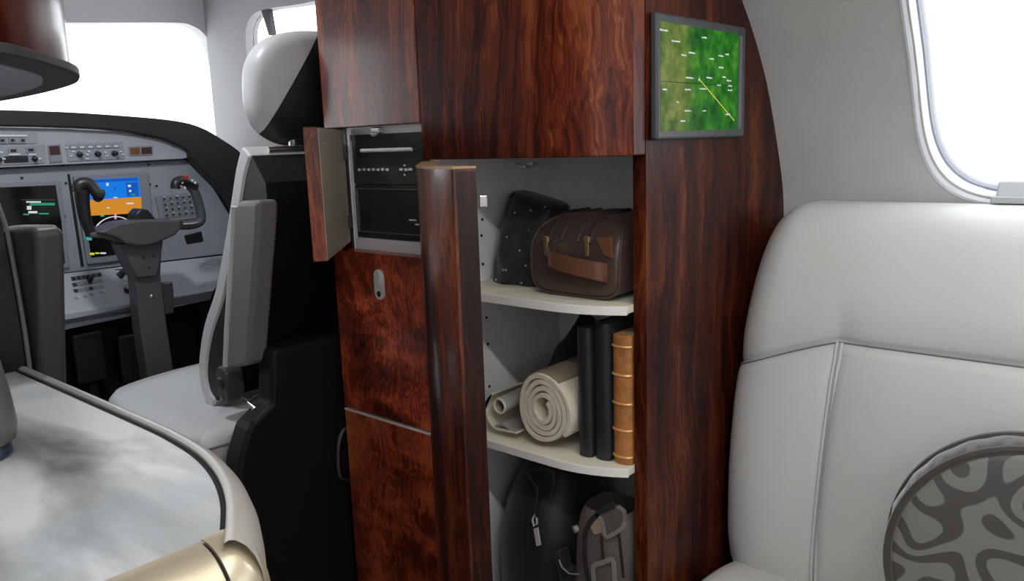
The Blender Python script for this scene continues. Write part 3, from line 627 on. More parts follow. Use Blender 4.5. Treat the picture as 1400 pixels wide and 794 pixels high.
for k, yk in enumerate((by+.058, by+.030, by-.008, by-.036)):
    zt_ = np_ = max(c for a, c in bagsec() if abs(a-yk) < .016)
    pts = [dome(V((bx-.001-.002*(zt_-z_ > .02), yk, z_))) for z_ in (zt_-.048, zt_-.036, zt_-.024, zt_-.012, zt_-.004)]+[dome(V((bx+.012+t_, yk, zt_+.001))) for t_ in (0, .03, .07)]
    MB().tube(smoothline(pts, 4), .0050 if k in (0, 3) else .0030, 8, flat=.8).build('zip_tape' if k in (0, 3) else 'seam', 'zip_tape' if k in (0, 3) else 'leather_brown', bg_)
for yk, zk in ((by+.058, .102), (by-.037, .107)):
    z_ = ZS1+zk
    zp = MB().box(bx-.008, bx-.001, yk-.006, yk+.006, z_-.002, z_+.010).build('zip_slider', 'brass', bg_, .0015)
    MB().prism([(yk-.005, z_), (yk+.005, z_), (yk+.004, z_-.026), (yk-.004, z_-.026)], 'x', bx-.0075, bx-.005).build('zip_pull', 'brass', zp, .001)
hp = smoothline([(bx-.002, by+.052), (bx-.016, by+.044), (bx-.026, by+.015), (bx-.028, by-.03), (bx-.022, by-.07), (bx-.006, by-.080), (bx+.004, by-.074)], 6)
rings = [[V((p.x-.0015, p.y, ZS1+.066-.0010*i-.0)), V((p.x+.0015, p.y, ZS1+.066-.0010*i)), V((p.x+.0015, p.y, ZS1+.094-.0008*i)), V((p.x-.0015, p.y, ZS1+.094-.0008*i))] for i, p in enumerate(hp)]
MB().loft(rings).build('strap_handle', 'leather_strap', bg_)
MB().prism([(by-.056, ZS1+.115), (by-.088, ZS1+.118), (by-.090, ZS1+.080), (by-.072, ZS1+.084)], 'x', bx-.004, bx+.002).build('corner_tab', 'leather_strap', bg_, .001)
MB().prism([(by+.060, ZS1+.100), (by+.040, ZS1+.098), (by+.042, ZS1+.066), (by+.058, ZS1+.068)], 'x', bx-.004, bx+.001).build('strap_tab', 'leather_brown', bg_, .001)

# books standing on the lower shelf
def book(name, pxl, pxr, pytop, label, cover, depth, bands=(), xs_=1.168):
    l, r = P(pxl, 627, X=1.165), P(pxr, 631, X=1.165)
    y0, y1 = r.y, l.y; ym = (y0+y1)/2; zt = P((pxl+pxr)/2, pytop, X=xs_).z
    l, r = P(pxl, 540, X=xs_), P(pxr, 540, X=xs_); y0, y1 = max(r.y+.0008, YA+.0312), l.y-.0008
    t = thing(name, (xs_+depth/2, (y0+y1)/2, ZS2), label, 'book')
    w = (y1-y0)/2; ym = (y0+y1)/2
    pl = [(xs_+w*.55*(1-math.cos(math.asin(min(1, abs(c))))) if abs(c) < 1 else xs_+w*.55, ym+c*w) for c in [i/8-1 for i in range(17)]]
    MB().prism(pl+[(xs_+depth, ym+w), (xs_+depth, ym+w-.003), (xs_+w*.6+.004, ym+w-.003), (xs_+w*.6+.004, ym-w+.003), (xs_+depth, ym-w+.003), (xs_+depth, ym-w)], 'z', ZS2, zt).build('cover', cover, t, .001)
    MB().box(xs_+w*.6+.0045, xs_+depth-.004, ym-w+.003, ym+w-.003, ZS2+.003, zt-.004).build('pages', 'page_cream' if bands else 'binder_edge', t)
    for py in bands:
        zb_ = P((pxl+pxr)/2, py, X=xs_).z
        ring = [V((xs_-.0012+w*.55*(1-math.cos(math.asin(min(.999, abs(c))))), ym+c*w*1.01, zb_)) for c in [i/8-1 for i in range(17)]]
        MB().tube(ring, .0022, 6).build('spine_band', 'book_gilt', t)
    return t
book('black_binder', 787.5, 806.5, 449, 'slim black binder between rolled blanket and thicker black binder', 'binder_black', .135)
book('black_binder', 810, 832, 442, 'thicker black binder standing between slim binder and tan book', 'binder_black', .135, (), 1.174)
book('leather_book', 834.5, 861.5, 459, 'tan leather book with gilt raised spine bands on lower shelf', 'book_tan', .15, (474, 513, 552, 588, 624), 1.179)

# rolled beige blanket
def spiral_roll(c, ax, r0, r1, turns, th, length, start=0.0, sq=1.0, m=None, flap=0, kick=None):
    ax = V(ax).normalized(); x = V((0, 0, 1)).cross(ax).normalized(); z = ax.cross(x)
    n = int(turns*30); pin, pout = [], []
    for i in range(n+1):
        t = i/n; a = start+turns*2*math.pi*t; r = r0+(r1-r0)*t
        bulge = 1+.03*math.sin(3*a+t*5)
        d = x*math.cos(a)+z*math.sin(a)*sq
        pin.append(V(c)+d*(r*bulge)); pout.append(V(c)+d*((r+th)*bulge))
    if kick:
        for k in kick: pin.append(V(c)+x*k[0]+z*k[1]); pout.append(V(c)+x*k[0]+z*k[1]+x*k[2]+z*k[3])
    m = m or MB(); rings = []
    for w in (0, .004/length, .1, .5, 1):
        e = .0015 if w == 0 else 0
        rings.append([p+ax*(length*w)+(q-p)*(.12 if e else 0) for p, q in zip(pin, pout)]+[q+ax*(length*w)+(p-q)*(.12 if e else 0) for p, q in zip(pin[::-1], pout[::-1])])
    return m.loft(rings)
q = V((1.155, .9485, 0))
bl = thing('rolled_blanket', (1.25, q.y, ZS2), 'thick beige wool blanket rolled in a spiral on lower shelf', 'blanket')
spiral_roll((1.153, q.y, ZS2+.0790), (1, .02, 0), .012, .0570, 4.25, .0090, .20, start=2.2, sq=1.16).build('wool_roll', 'wool_beige', bl, angle=40)
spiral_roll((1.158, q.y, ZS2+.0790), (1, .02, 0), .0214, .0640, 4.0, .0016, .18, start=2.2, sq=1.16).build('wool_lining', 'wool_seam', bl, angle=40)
# small rolled magazine with a loose outer sheet
q = P(688, 553, X=1.16)
mg = thing('rolled_magazine', (1.22, q.y, ZS2), 'small grey rolled magazine with cream page edges beside beige blanket', 'magazine')
spiral_roll((1.150, q.y, q.z), (1, -.02, .05), .010, .0145, 2.2, .0028, .16, start=.6).build('page_roll', 'paper_grey', mg, angle=40)
MB().tube([V((1.149, q.y+math.cos(a)*.0145, q.z+math.sin(a)*.0145)) for a in [i*math.pi/12 for i in range(24)]], .0024, 6, True).build('page_edge', 'paper_cream', mg)
sheet = smoothline([P(a, c, X=1.150) for a, c in ((672, 540), (664, 552), (666, 572), (676, 586), (692, 590), (706, 593))], 6)
rings = []
for w in (0, 1): rings.append([p+V((w*.15, 0, 0)) for p in sheet]+[p+V((w*.15, 0, .0035)) for p in sheet[::-1]])
MB().loft(rings).build('loose_sheet', 'paper_cream', mg)
sheet2 = [P(a, c, X=1.152) for a, c in ((674, 586), (686, 582), (698, 588), (706, 591))]
MB().loft([[p+V((w, 0, 0)) for p in sheet2]+[p+V((w, 0, .006)) for p in sheet2[::-1]] for w in (0, .12)]).build('inner_sheet', 'paper_grey', mg)
# dark folded garment at the back of the shelf
gc = V((1.415, 1.062, ZS2))
def garment(u, v):
    a = 2*math.pi*u; r = 1-v**2.2*.999; c, s = math.cos(a), math.sin(a)
    n_ = noise.noise(V((c*1.6, s*1.6, v*3+4)))
    return gc+V((s*.062*r*(1+.25*n_), c*.092*(1-v**4*.999)*(1+.15*n_)-.02*v, (.225*v*(1+.15*n_*(1-v))-.05*max(0, c)*v)))
MB().grid(garment, 48, 22, True).build('folded_garment', 'cloth_black', None, angle=80)
go = bpy.data.objects['folded_garment']; tag(go, 'crumpled black garment heaped behind the rolled blanket', 'garment')

# black rucksack with a silver zip pull
rc = V((1.305, 1.035, ZFL))
rk = thing('black_rucksack', rc, 'plain black rucksack with silver zip pull in the bottom compartment', 'backpack')
def ruck(u, v):
    a = 2*math.pi*u; c, s = sup(a, 2.6); z = .505*v
    k = math.sqrt(max(0, 1-max(0, (v-.55)/.45)**2.3)); k = max(k, .02)
    w = .108*(.92+.12*math.sin(math.pi*min(1, v*1.2)))*k; dpp = .115*(.85+.3*math.sin(math.pi*v))*k
    return rc+V((s*dpp, c*w, z+.004*noise.noise(V((c, s, v*6)))))
MB().grid(ruck, 40, 30, True).build('rucksack_body', 'nylon_black', rk, angle=70)
m = MB()
for sg in (1,):
    pts = [P(a, c, X=1.19) for a, c in ((737, 668), (724, 648), (722, 642), (742, 640), (756, 645), (757, 668), (752, 680))]
    m.tube(smoothline(pts, 4), .004, 8)
m.build('grab_loop', 'charcoal', rk)
pts = [P(a, c, X=1.187) for a, c in ((724, 643), (751, 640), (754, 672), (733, 678))]
MB().loft([pts, [p+V((.014, 0, 0)) for p in pts]]).build('loop_patch', 'binder_black', rk, .003)
def px_tube(ptsx, X, r, n=8, closed=False): return MB().tube([P(a, c, X=X) for a, c in ptsx], r, n, closed)
zx = 1.166
zs = px_tube([(731, 704), (734, 709), (734, 716), (730, 719), (728, 710)], zx, .0022, 6, True).build('zip_slider', 'pull_silver', rk)
zp = [P(a, c, X=zx) for a, c in ((729, 723), (735, 721), (739, 745), (733, 747))]
MB().loft([zp, [p+V((.003, 0, 0)) for p in zp]]).build('zip_pull', 'pull_silver', rk, .0008)
px_tube([(736, 660), (733, 690), (731, 704)], zx+.012, .002, 6).build('zip_line', 'charcoal', rk)
# small taupe day bag with pale straps
tx = 1.150; ty0_, ty1_ = .774, P(776, 740, X=tx).y
tb = thing('taupe_day_bag', (tx+.06, (ty0_+ty1_)/2, ZFL), 'taupe day bag with pale straps and flap in front of black rucksack', 'backpack')
ztop = P(825, 692, X=tx+.04).z; ym = (ty0_+ty1_)/2; wv_ = (ty1_-ty0_)/2
def tbag(u, v):
    a = 2*math.pi*u; c, s = sup(a, 3.2); k = math.sqrt(max(.0005, 1-max(0, (v-.8)/.2)**2.2))
    return V((tx+.062+s*.062*(.75+.25*k), ym+c*wv_*(.80+.20*k)-.006*v+.02*(1-v), ZFL+(ztop-ZFL)*v))
MB().grid(tbag, 36, 26, True).build('bag_body', 'bag_taupe', tb, angle=70)
def ribbon(pxs, X, w, mname, name, th=.002, dx=0):
    c3 = smoothline([P(a, c, X=X) for a, c in pxs], 4); rings = []
    for i, p in enumerate(c3):
        t = (c3[min(i+1, len(c3)-1)]-c3[max(i-1, 0)]).normalized(); s_ = t.cross(V((1, 0, 0))).normalized()*w/2
        rings.append([p+s_, p-s_, p-s_+V((th, 0, 0)), p+s_+V((th, 0, 0))])
    return MB().loft(rings).build(name, mname, tb)
ribbon([(815, 703), (822, 712), (827, 733), (838, 730), (850, 722), (853, 715)], tx-.004, .0075, 'bag_strap', 'flap_edge')
fl = [P(a, c, X=tx-.001) for a, c in ((816, 700), (842, 692), (852, 700), (853, 718), (832, 732), (826, 728))]
MB().loft([fl, [p+V((.012, 0, 0)) for p in fl]]).build('flap', 'bag_taupe', tb, .002)
ck = [P(a, c, X=tx-.002) for a, c in ((806, 720), (815, 708), (822, 716), (823, 728), (812, 732))]
MB().loft([ck, [p+V((.01, 0, 0)) for p in ck]]).build('leather_patch', 'bag_cork', tb, .002)
ribbon([(812, 799), (811, 775), (824, 769), (836, 765), (839, 780), (840, 799)], tx-.006, .009, 'bag_strap', 'pocket_strap')
ribbon([(822, 733), (823, 750), (825, 768)], tx-.003, .005, 'zip_tape', 'buckle_strap'); ribbon([(845, 727), (848, 750), (852, 790)], tx-.003, .006, 'zip_tape', 'buckle_strap')
ribbon([(805, 799), (800, 770), (799, 735), (806, 715), (820, 700), (840, 690)], tx-.004, .010, 'nylon_black', 'shoulder_strap')
MB().cyl(P(784, 724, X=tx+.004), P(790, 722, X=tx+.012), .007, 14).build('eyelet', 'bag_strap', tb)
px_tube([(764, 765), (768, 775), (778, 784), (796, 785)], tx+.004, .0016, 6).build('piping', 'bag_strap', tb)
sp = [P(a, c, X=tx+.012) for a, c in ((757, 757), (764, 753), (770, 778), (797, 788), (797, 815), (770, 815))]
MB().loft([sp, [p+V((.03, 0, 0)) for p in sp]]).build('side_pocket', 'nylon_black', tb, .004)

# ------------------------------------------------------------------ galley: counter below, cupboard above
ZC = .90
gal = thing('galley_counter', (.1, 1.05, 0), 'low galley counter with pale reflection-painted top and champagne metal rim', 'counter')
inner = [(-.36, 1.497), (.4325, 1.497), (.4325, 1.25), (.4325, 1.03), (.4305, .96), (.424, .888), (.412, .83), (.395, .778), (.372, .727), (.340, .672)]
curve = smoothline(inner[1:], 4)
top_in = [V((-.36, 1.497))]+curve+[V((-.36, .672))]
MB().prism([tuple(p) for p in top_in], 'z', ZC-.03, ZC).build('cloud_reflection_top', 'cloud_reflection_top', gal)
def offset(c, d):
    out = []
    for i, p in enumerate(c):
        t = (c[min(i+1, len(c)-1)]-c[max(i-1, 0)]).normalized(); out.append(p+V((-t.y, t.x))*d)
    return out
if (offset(curve, .01)[0]-curve[0]).x < 0: offset_s = -1
else: offset_s = 1
curve_r = curve+[V((.326, .650))]
def orow_r(d, z): return [V((p.x, p.y, z)) for p in offset(curve_r, d*offset_s)]
def orow(d, z): return [V((p.x, p.y, z)) for p in offset(curve, d*offset_s)]
MB().loft([orow(0, ZC-.004), orow(0, ZC+.0002), orow(.0055, ZC+.0002), orow(.0055, ZC-.004)], False, False).build('black_inlay', 'black_gap', gal)
bull = [(.0055, ZC-.004), (.0055, ZC+.004), (.010, ZC+.0065), (.016, ZC+.0055), (.024, ZC-.001), (.031, ZC-.012), (.036, ZC-.028), (.038, ZC-.05), (.038, ZC-.40), (.034, .05)]
rail = MB().loft([orow_r(d, z) for d, z in bull], False, False).build('rim', 'champagne_metal', gal, angle=50)
# rolled aft edge
ry, rz, rr = .672, ZC-.052, .054
def roll(x0, x1, m, name, parent, rr=rr):
    pr = [(ry+.002, rz+rr)]+[(ry-.000-rr*math.sin(a)*.95, rz+rr*math.cos(a)) for a in [i*math.pi/2/12 for i in range(13)]]+[(ry-rr*.95, .05), (ry+.002, .05)]
    return MB().prism(pr, 'x', x0, x1).build(name, m, parent, .002, angle=50)
roll(-.28, .3215, 'gold_metal', 'aft_edge', gal)
# corner block joining the roll to the rim
cor = []
for a in [i*math.pi/2/10 for i in range(11)]:
    h = rz+rr*math.cos(a); o_ = rr*math.sin(a)*.95
    e = .038*math.sin(a)
    cor.append([V((.3245, ry+.004, h)), V((.3245, ry-o_, h)), V((.335+e*.2, ry-o_*.98, h)), V((.350+e*.45, ry-o_*.70, h)), V((.345+e*.85, ry+.004-o_*.25, h)), V((.344+e*.9, ry+.006, h))])
cor.append([V((p.x, p.y, .05)) for p in cor[-1]])
MB().loft(cor).build('corner_cap', 'gold_metal', gal, angle=50)
roll(.3212, .3248, 'black_gap', 'joint', gal, rr-.003)
MB().prism([tuple(p) for p in [V((-.28, 1.49))]+offset(curve, .028*offset_s)[1:]+[V((-.28, .68))]], 'z', .0, ZC-.035).build('body', 'champagne_metal', gal)
# grey carafe by the far edge
cpos = P(-32, 628, Z=ZC)
cf = thing('carafe', (cpos.x, cpos.y, ZC), 'grey tapering carafe standing on the galley countertop', 'carafe')
MB().lathe([(.0, 0), (.034, 0), (.038, .004), (.038, .012), (.036, .016)], (cpos.x, cpos.y, ZC), n=32).build('foot', 'navy_reflection', cf)  # foot colour stands in for the dark blue reflection under the carafe
MB().lathe([(.036, .016), (.044, .022), (.047, .04), (.044, .075), (.038, .12), (.031, .165), (.026, .195), (.022, .20), (.0, .203)], (cpos.x, cpos.y, ZC), n=32).build('flask', 'carafe_grey', cf, angle=60)
# overhead cupboard with rounded corner
ZO = 1.3345
oc = thing('overhead_cupboard', (.1, 1.1, ZO), 'dark glossy wood overhead cupboard with rounded corner above galley counter', 'cupboard')
ocv = smoothline([(x-.020, y) for x, y in ((.452, 1.497), (.455, 1.36), (.449, 1.22), (.432, 1.08), (.410, 1.00), (.382, .935), (.337, .868), (.299, .818), (.266, .783), (.20, .74), (.10, .70), (-.13, .66))], 5)
def orow2(d, z): return [V((p.x, p.y, z)) for p in offset(ocv, d*offset_s)]
op = [tuple(p) for p in ocv]+[(-.15, 1.497)]
MB().prism(op, 'z', ZO+.012, 1.56).build('cupboard_body', 'wood_overhead', oc)
rim_o = [tuple(p) for p in offset(ocv, .007*offset_s)]+[(-.15, 1.497)]
MB().prism(rim_o, 'z', ZO+.002, ZO+.012).build('base_rim', 'charcoal', oc, .002)
und = [tuple(p) for p in offset(ocv, -.030*offset_s)][2:-2]
cxu = [V((p[0], p[1])) for p in und]
MB().prism([(p.x, min(p.y, 1.46)) for p in cxu]+[(-.10, 1.46)], 'z', ZO-.001, ZO+.004).build('underside_panel', 'panel_grey_light', oc, .002)

# ------------------------------------------------------------------ cockpit: instrument panel
YP = 2.66
ip = thing('instrument_panel', (1.1, YP, .8), 'grey cockpit instrument panel with flight screens under black glare shield', 'instrument panel')
def pq(px, py, d=0): return P(px, py, Y=YP-d)
def slab(pts, d0, d1, name, m, parent, bev=0.0015, seg=2):
    """a plate outlined by photo pixels on the panel plane, from depth d1 (far) to d0 (towards the cabin)"""
    q = [(p.x, p.z) for p in (P(a, c, Y=YP-d0) for a, c in pts)]
    return MB().prism(q, 'y', YP-d0, YP-d1).build(name, m, parent, bev, seg)
slab([(-160, 233), (0, 231), (262, 218), (287, 250), (318, 300), (322, 345), (95, 372), (-160, 390)], 0, -.03, 'main_panel', 'panel_grey', ip)
slab([(-160, 172), (0, 174), (90, 176), (160, 180), (215, 189), (245, 200), (260, 209), (261, 214), (250, 217), (150, 222), (0, 229), (-160, 236)], .03, -.02, 'upper_tier', 'panel_grey_light', ip)
lp = [pq(a, c, .0) for a, c in ((-160, 396), (95, 373), (322, 347), (322, 352))]
lo = [P(a, c, Y=YP-.10) for a, c in ((-160, 470), (95, 436), (292, 397), (300, 392))]
low = MB(); low.add([lp[0], lp[1], lp[2], lo[2], lo[1], lo[0]], [(0, 1, 2, 3, 4, 5)])
low.add([lo[0], lo[1], lo[2], lo[2]+V((0, .03, -.035)), lo[1]+V((0, .03, -.035)), lo[0]+V((0, .03, -.035))], [(0, 1, 2, 3, 4, 5)])
low.build('lower_panel', 'panel_grey_light', ip, smooth=False)
slab([(-160, 176), (0, 178), (240, 200), (258, 212), (262, 232), (-160, 240)], -.012, -.028, 'tier_backing', 'panel_grey', ip, 0)
# glare shield
hood_o = smoothline([(-200, 147), (-60, 148), (0, 150), (90, 153), (180, 159), (240, 165), (275, 174), (305, 191), (332, 212), (345, 245)], 4)
hood_i = smoothline([(345, 330), (312, 270), (285, 240), (262, 216), (259, 207), (243, 198), (213, 187), (160, 178), (90, 174), (0, 172), (-200, 170)], 4)
hd = [(p.x, p.z) for p in (P(a.x, a.y, Y=YP-.055) for a in hood_o+hood_i)]
MB().prism(hd, 'y', YP-.055, YP+.28).build('glare_shield', 'black_leather', ip, .006, 3)
hb = [(p.x, p.z) for p in (P(a, c, Y=YP+.03) for a, c in ((255, 190), (300, 195), (335, 215), (360, 260), (362, 470), (280, 470), (250, 300)))]
MB().prism(hb, 'y', YP+.03, YP+.06).build('side_fairing', 'black_soft', ip)
fw = [(p.x, p.z) for p in (P(a, c, Y=YP+.10) for a, c in ((-200, 380), (380, 330), (380, 640), (-200, 640)))]
MB().prism(fw, 'y', YP+.10, YP+.12).build('footwell_bulkhead', 'black_soft', ip)
# dividing groove and screen bezels
slab([(92, 238), (95.5, 238), (115, 364), (111, 365)], .002, -.005, 'groove', 'black_gap', ip, 0)
mf = slab([(-60, 252), (60, 248), (84, 247), (96, 366), (-60, 376)], .012, 0, 'screen_bezel', 'bezel_grey', ip, .003)
slab([(-40, 258), (76, 253), (84, 303), (89, 360), (-40, 368)], .0135, .010, 'map_page', 'screen_black', mf, 0)
pf_ = slab([(100, 241), (203, 235), (214, 350), (120, 362)], .012, 0, 'screen_bezel', 'bezel_grey', ip, .003)
slab([(109, 246), (189, 242), (200, 343), (125, 352)], .0132, .010, 'screen_glass', 'screen_black', pf_, 0)
sky = slab([(109, 246), (189, 242), (193, 269), (113, 274)], .0145, .0125, 'sky_field', 'glow_sky_blue', pf_, 0)
slab([(113, 246.5), (188, 242.5), (188.5, 247), (114, 250)], .0150, .0140, 'heading_strip', 'glow_sky_deep', pf_, 0)
slab([(172, 250), (188, 249), (190, 268), (174, 269)], .0150, .0140, 'tape', 'glow_sky_deep', pf_, 0)
slab([(113, 274), (193, 269), (194, 291), (121, 295)], .0145, .0125, 'ground_field', 'glow_ground_orange', pf_, 0)
arc = [P(158+34*math.cos(a), 333-37*math.sin(a), Y=YP-.016) for a in [math.radians(35+115*i/20) for i in range(21)]]
MB().tube(arc, .0016, 6).build('compass_arc', 'glow_white', pf_)
for px, py, w, h, m in ((122, 326, 7, 5, 'glow_teal'), (126, 347, 6, 3, 'glow_yellow'), (133, 346, 5, 2, 'glow_yellow'), (141, 346, 8, 2, 'glow_white'), (147, 252, 3, 4, 'glow_white'), (177, 254, 4, 3, 'glow_white'), (178, 261, 3, 3, 'glow_white'),
                        (158, 296, 3, 7, 'glow_magenta'), (140, 295, 5, 2, 'glow_teal'), (178, 278, 10, 2, 'glow_white'), (158, 270, 5, 1.5, 'glow_white'), (148, 284, 4, 1.5, 'glow_white'), (182, 266, 6, 3, 'glow_green'), (157, 258, 2, 6, 'glow_sky_deep')):
    slab([(px-w/2, py-h/2), (px+w/2, py-h/2), (px+w/2, py+h/2), (px-w/2, py+h/2)], .0156, .0145, 'symbol', m, pf_, 0)
for px, py, w, h, m in ((46, 276, 20, 2, 'glow_white'), (58, 279, 34, 3.5, 'glow_green'), (40, 284, 6, 5, 'glow_white'), (45, 290, 12, 3, 'glow_white'), (60, 292, 14, 2, 'glow_green'), (36, 293, 8, 2, 'glow_green'), (52, 273, 46, 1, 'glow_dim')):
    slab([(px-w/2, py-h/2), (px+w/2, py-h/2), (px+w/2, py+h/2), (px-w/2, py+h/2)], .0146, .0134, 'symbol', m, mf, 0)
# radio and audio boxes on the upper tier
def kn(r, h): return MB().lathe([(r, 0), (r, .002), (r*.8, .003), (r*.72, h), (r*.5, h+.001), (0, h+.001)], (0, 0, 0), (0, -1, 0), 14)
knob = None
def add_knob(px, py, d, s=1.0, par=None):
    global knob
    par = par or ip; q = P(px, py, Y=YP-d)
    if knob is None: knob = kn(.009, .016).build('knob', 'knob_black', par); knob.location = q; return knob
    c = clone(knob, 'knob', q, par); c.scale = (s, s, s); return c
btn = None
def add_btn(px, py, d, w, h, m='button_grey', par=None):
    global btn
    q = P(px, py, Y=YP-d); k = 2.75/FPX
    if btn is None: btn = MB().box(-.5, .5, -.0025, .001, -.5, .5).build('button', 'button_grey', ip)
    if m not in BT:
        me = btn.data.copy(); me.materials[0] = MAT[m]; BT[m] = me
    o = bpy.data.objects.new('button', BT[m]); COL.objects.link(o); o.location = q; o.scale = (w*k, 1, h*k); put(o, par or ip); return o
BT = {}
au = slab([(90, 196), (168, 193), (170, 217), (93, 221)], .033, .028, 'audio_panel', 'panel_grey', ip, .001)
for i in range(6): add_btn(100+i*11.6, 201-.35*i, .034, 8, 4.5)
for i in range(6): add_btn(100+i*11.6, 201.4-.35*i, .0345, 5, 2, 'label_white')
for px in (108, 133, 156): add_knob(px, 211-(px-108)*.03, .033)
for px, py in ((97, 213), (119, 211), (121, 207), (144, 208), (165, 207), (100, 207), (146, 213), (168, 211), (119, 217), (90.5, 202)): add_btn(px, py, .034, 3.2, 1.6, 'label_white')
an = slab([(65, 198), (83, 197), (86, 222), (68, 223)], .033, .028, 'warning_panel', 'bezel_grey', ip, .001)
slab([(67, 200), (81, 199), (83, 211), (69, 212)], .0345, .032, 'lamp_cap', 'annun_red', an, .0005); slab([(69.5, 213.5), (83, 212.5), (84.5, 220), (71, 221)], .0345, .032, 'lamp_cap', 'button_grey', an, .0005)
am = slab([(176, 200), (209, 199), (209.5, 212), (177, 213)], .033, .028, 'caution_panel', 'bezel_grey', ip, .001)
slab([(178, 202), (191, 201.5), (191.5, 210.5), (179, 211)], .0345, .032, 'lamp_cap', 'annun_amber', am, .0005); slab([(193.5, 201.5), (207.5, 200.8), (208, 210), (194, 210.5)], .0345, .032, 'lamp_cap', 'annun_red', am, .0005)
rd = slab([(-20, 180), (50, 179), (52, 196), (-20, 198)], .033, .028, 'radio_panel', 'panel_grey', ip, .001)
for px, w in ((3, 8), (17, 8), (31, 7)): add_btn(px, 192, .034, w, 6); add_btn(px, 192, .0345, w*.5, 3, 'knob_black')
for px, w in ((4, 8), (14, 9), (26, 12), (33, 6)): add_btn(px, 185.5, .034, w, 2, 'label_white')
rd2 = slab([(-20, 200), (62, 197), (63, 223), (-20, 227)], .033, .028, 'selector_panel', 'panel_grey', ip, .001)
for px, py in ((18, 206), (42, 205)): add_btn(px, py, .034, 10, 6); add_btn(px, py, .0345, 6, 3, 'knob_black')
add_btn(22, 217.5, .034, 25, 7, 'knob_black'); add_knob(47, 217, .033, .9); add_knob(-2, 218, .033, .9)
for px, py, w in ((20, 211, 12), (44, 211, 8), (54, 217, 3), (4, 217, 5), (2, 208, 3)): add_btn(px, py, .034, w, 2, 'label_white')
# keypad and switches right of the flight screen
kp = slab([(212, 268), (258, 263), (272, 298), (220, 304)], .006, 0, 'keypad', 'bezel_grey', ip, .001)
for r in range(4):
    for c in range(5):
        px, py = 224+c*8.6+r*1.4, 272+r*7.4-c*.8
        add_btn(px, py, .007, 6, 5); add_btn(px, py, .0078, 3, 2.4, 'knob_black'); 
        if (r+c) % 2 == 0: add_btn(px+1, py-3.2, .0085, 3, 1, 'label_white')
slab([(252, 322), (276, 316), (279, 330), (256, 334)], .004, -.01, 'vent', 'black_soft', ip, .004, 3)
for px, py in ((205, 252), (214, 254), (203, 225), (86, 225), (30, 243), (90, 250), (88, 296), (205, 340)): add_btn(px, py, .003, 2.4, 2.4, 'knob_black')
def lowpt(px, py, lift=.005):
    n = (lp[1]-lp[2]).cross(lo[1]-lp[1]).normalized(); n = n if n.y < 0 else -n
    d = (P(px, py, Y=1)-CAM); k = (lp[1]-CAM).dot(n)/d.dot(n); return CAM+d*k+n*lift
def low_btn(px, py, w, h, m):
    o = add_btn(px, py, 0, w, h, m); o.location = lowpt(px, py); o.rotation_euler.x = LOWT; return o
LOWT = -math.atan2(lp[1].y-lo[1].y, lp[1].z-lo[1].z)
for r in range(3):
    for c in range(6): low_btn(100+c*7+r*1.5, 382+r*8.5-c*1.1, 4.5, 4.5, 'button_grey' if (r*c) % 3 else 'knob_black')
for px, py in ((104, 409), (116, 407), (124, 404), (138, 401)): low_btn(px, py, 5, 4, 'button_grey'); low_btn(px+3, py-2, 3, 1.2, 'label_white')
k1 = add_knob(121, 380, 0, 1.2); k1.location = lowpt(121, 380, 0)
for px, py in ((163, 376), (171, 397), (167, 372)): k2 = add_knob(px, py, 0, 1.15); k2.location = lowpt(px, py, 0)
for px, py, w in ((162, 368, 10), (172, 389, 10), (170, 404, 8), (277, 360, 8), (283, 366, 6), (275, 363, 5)): low_btn(px, py, w, 1.6, 'label_white')

# ------------------------------------------------------------------ control yoke
YY = 2.44
yk = thing('control_yoke', (1.03, YY, .6), 'dark grey control yoke with twin grips on a column before copilot seat', 'control yoke')
def yp(px, py, d=0): return P(px, py, Y=YY-d)
def yslab(pts, d0, d1, name, m, par, bev=.006, seg=3):
    q = [(p.x, p.z) for p in (yp(a, c, d0) for a, c in pts)]; return MB().prism(q, 'y', YY-d0, YY-d1).build(name, m, par, bev, seg)
yslab([(178, 345), (222, 340), (220, 372), (228, 440), (240, 520), (204, 525), (192, 450), (186, 385)], .03, -.03, 'column', 'yoke_grey', yk, .006)
yslab([(165, 333), (224, 328), (219, 362), (215, 378), (188, 380), (178, 362)], .045, -.03, 'column_head', 'yoke_grey', yk, .006)
yslab([(133, 318), (165, 304), (200, 300), (248, 300), (249, 312), (240, 322), (214, 333), (195, 337), (172, 333), (160, 325)], .075, -.02, 'hub', 'yoke_grey', yk, .008)
yslab([(186, 302), (186, 292), (193, 285), (203, 286), (214, 300)], .03, -.03, 'hub_cap', 'yoke_black', yk, .006)
yslab([(124, 318), (160, 312), (166, 320), (168, 332), (150, 327), (124, 325)], .06, .015, 'arm', 'yoke_grey', yk, .006)
MB().tube(smoothline([yp(125, 321, .04), yp(117, 300, .042), yp(113, 276, .045), yp(112, 258, .05)], 5), [.014, .014, .0145, .015, .0155, .016, .0165, .017, .0175, .018, .0185, .019, .0195, .0195, .0195, .0195][:16], 14).build('grip', 'yoke_black', yk)
MB().tube(smoothline([yp(107, 262, .05), yp(108, 253, .052), yp(118, 250, .055), yp(127, 256, .06), yp(133, 264, .065), yp(140, 267, .065)], 4), .0165, 12).build('grip_head', 'yoke_black', yk)
MB().lathe([(0, -.012), (.012, -.008), (.015, 0), (.012, .008), (0, .012)], yp(134, 269, .06), (0, -1, 0), 14).build('trigger', 'yoke_black', yk)
MB().tube(smoothline([yp(248, 308, .04), yp(262, 307, .04), yp(273, 303, .04), yp(275, 295, .04), yp(272, 280, .04), yp(266, 262, .042), yp(258, 252, .045)], 5), .0145, 12).build('grip', 'yoke_grey', yk)
MB().tube(smoothline([yp(268, 256, .048), yp(258, 250, .05), yp(248, 247, .055), yp(241, 250, .06), yp(240, 258, .06)], 4), .015, 12).build('grip_head', 'yoke_black', yk)
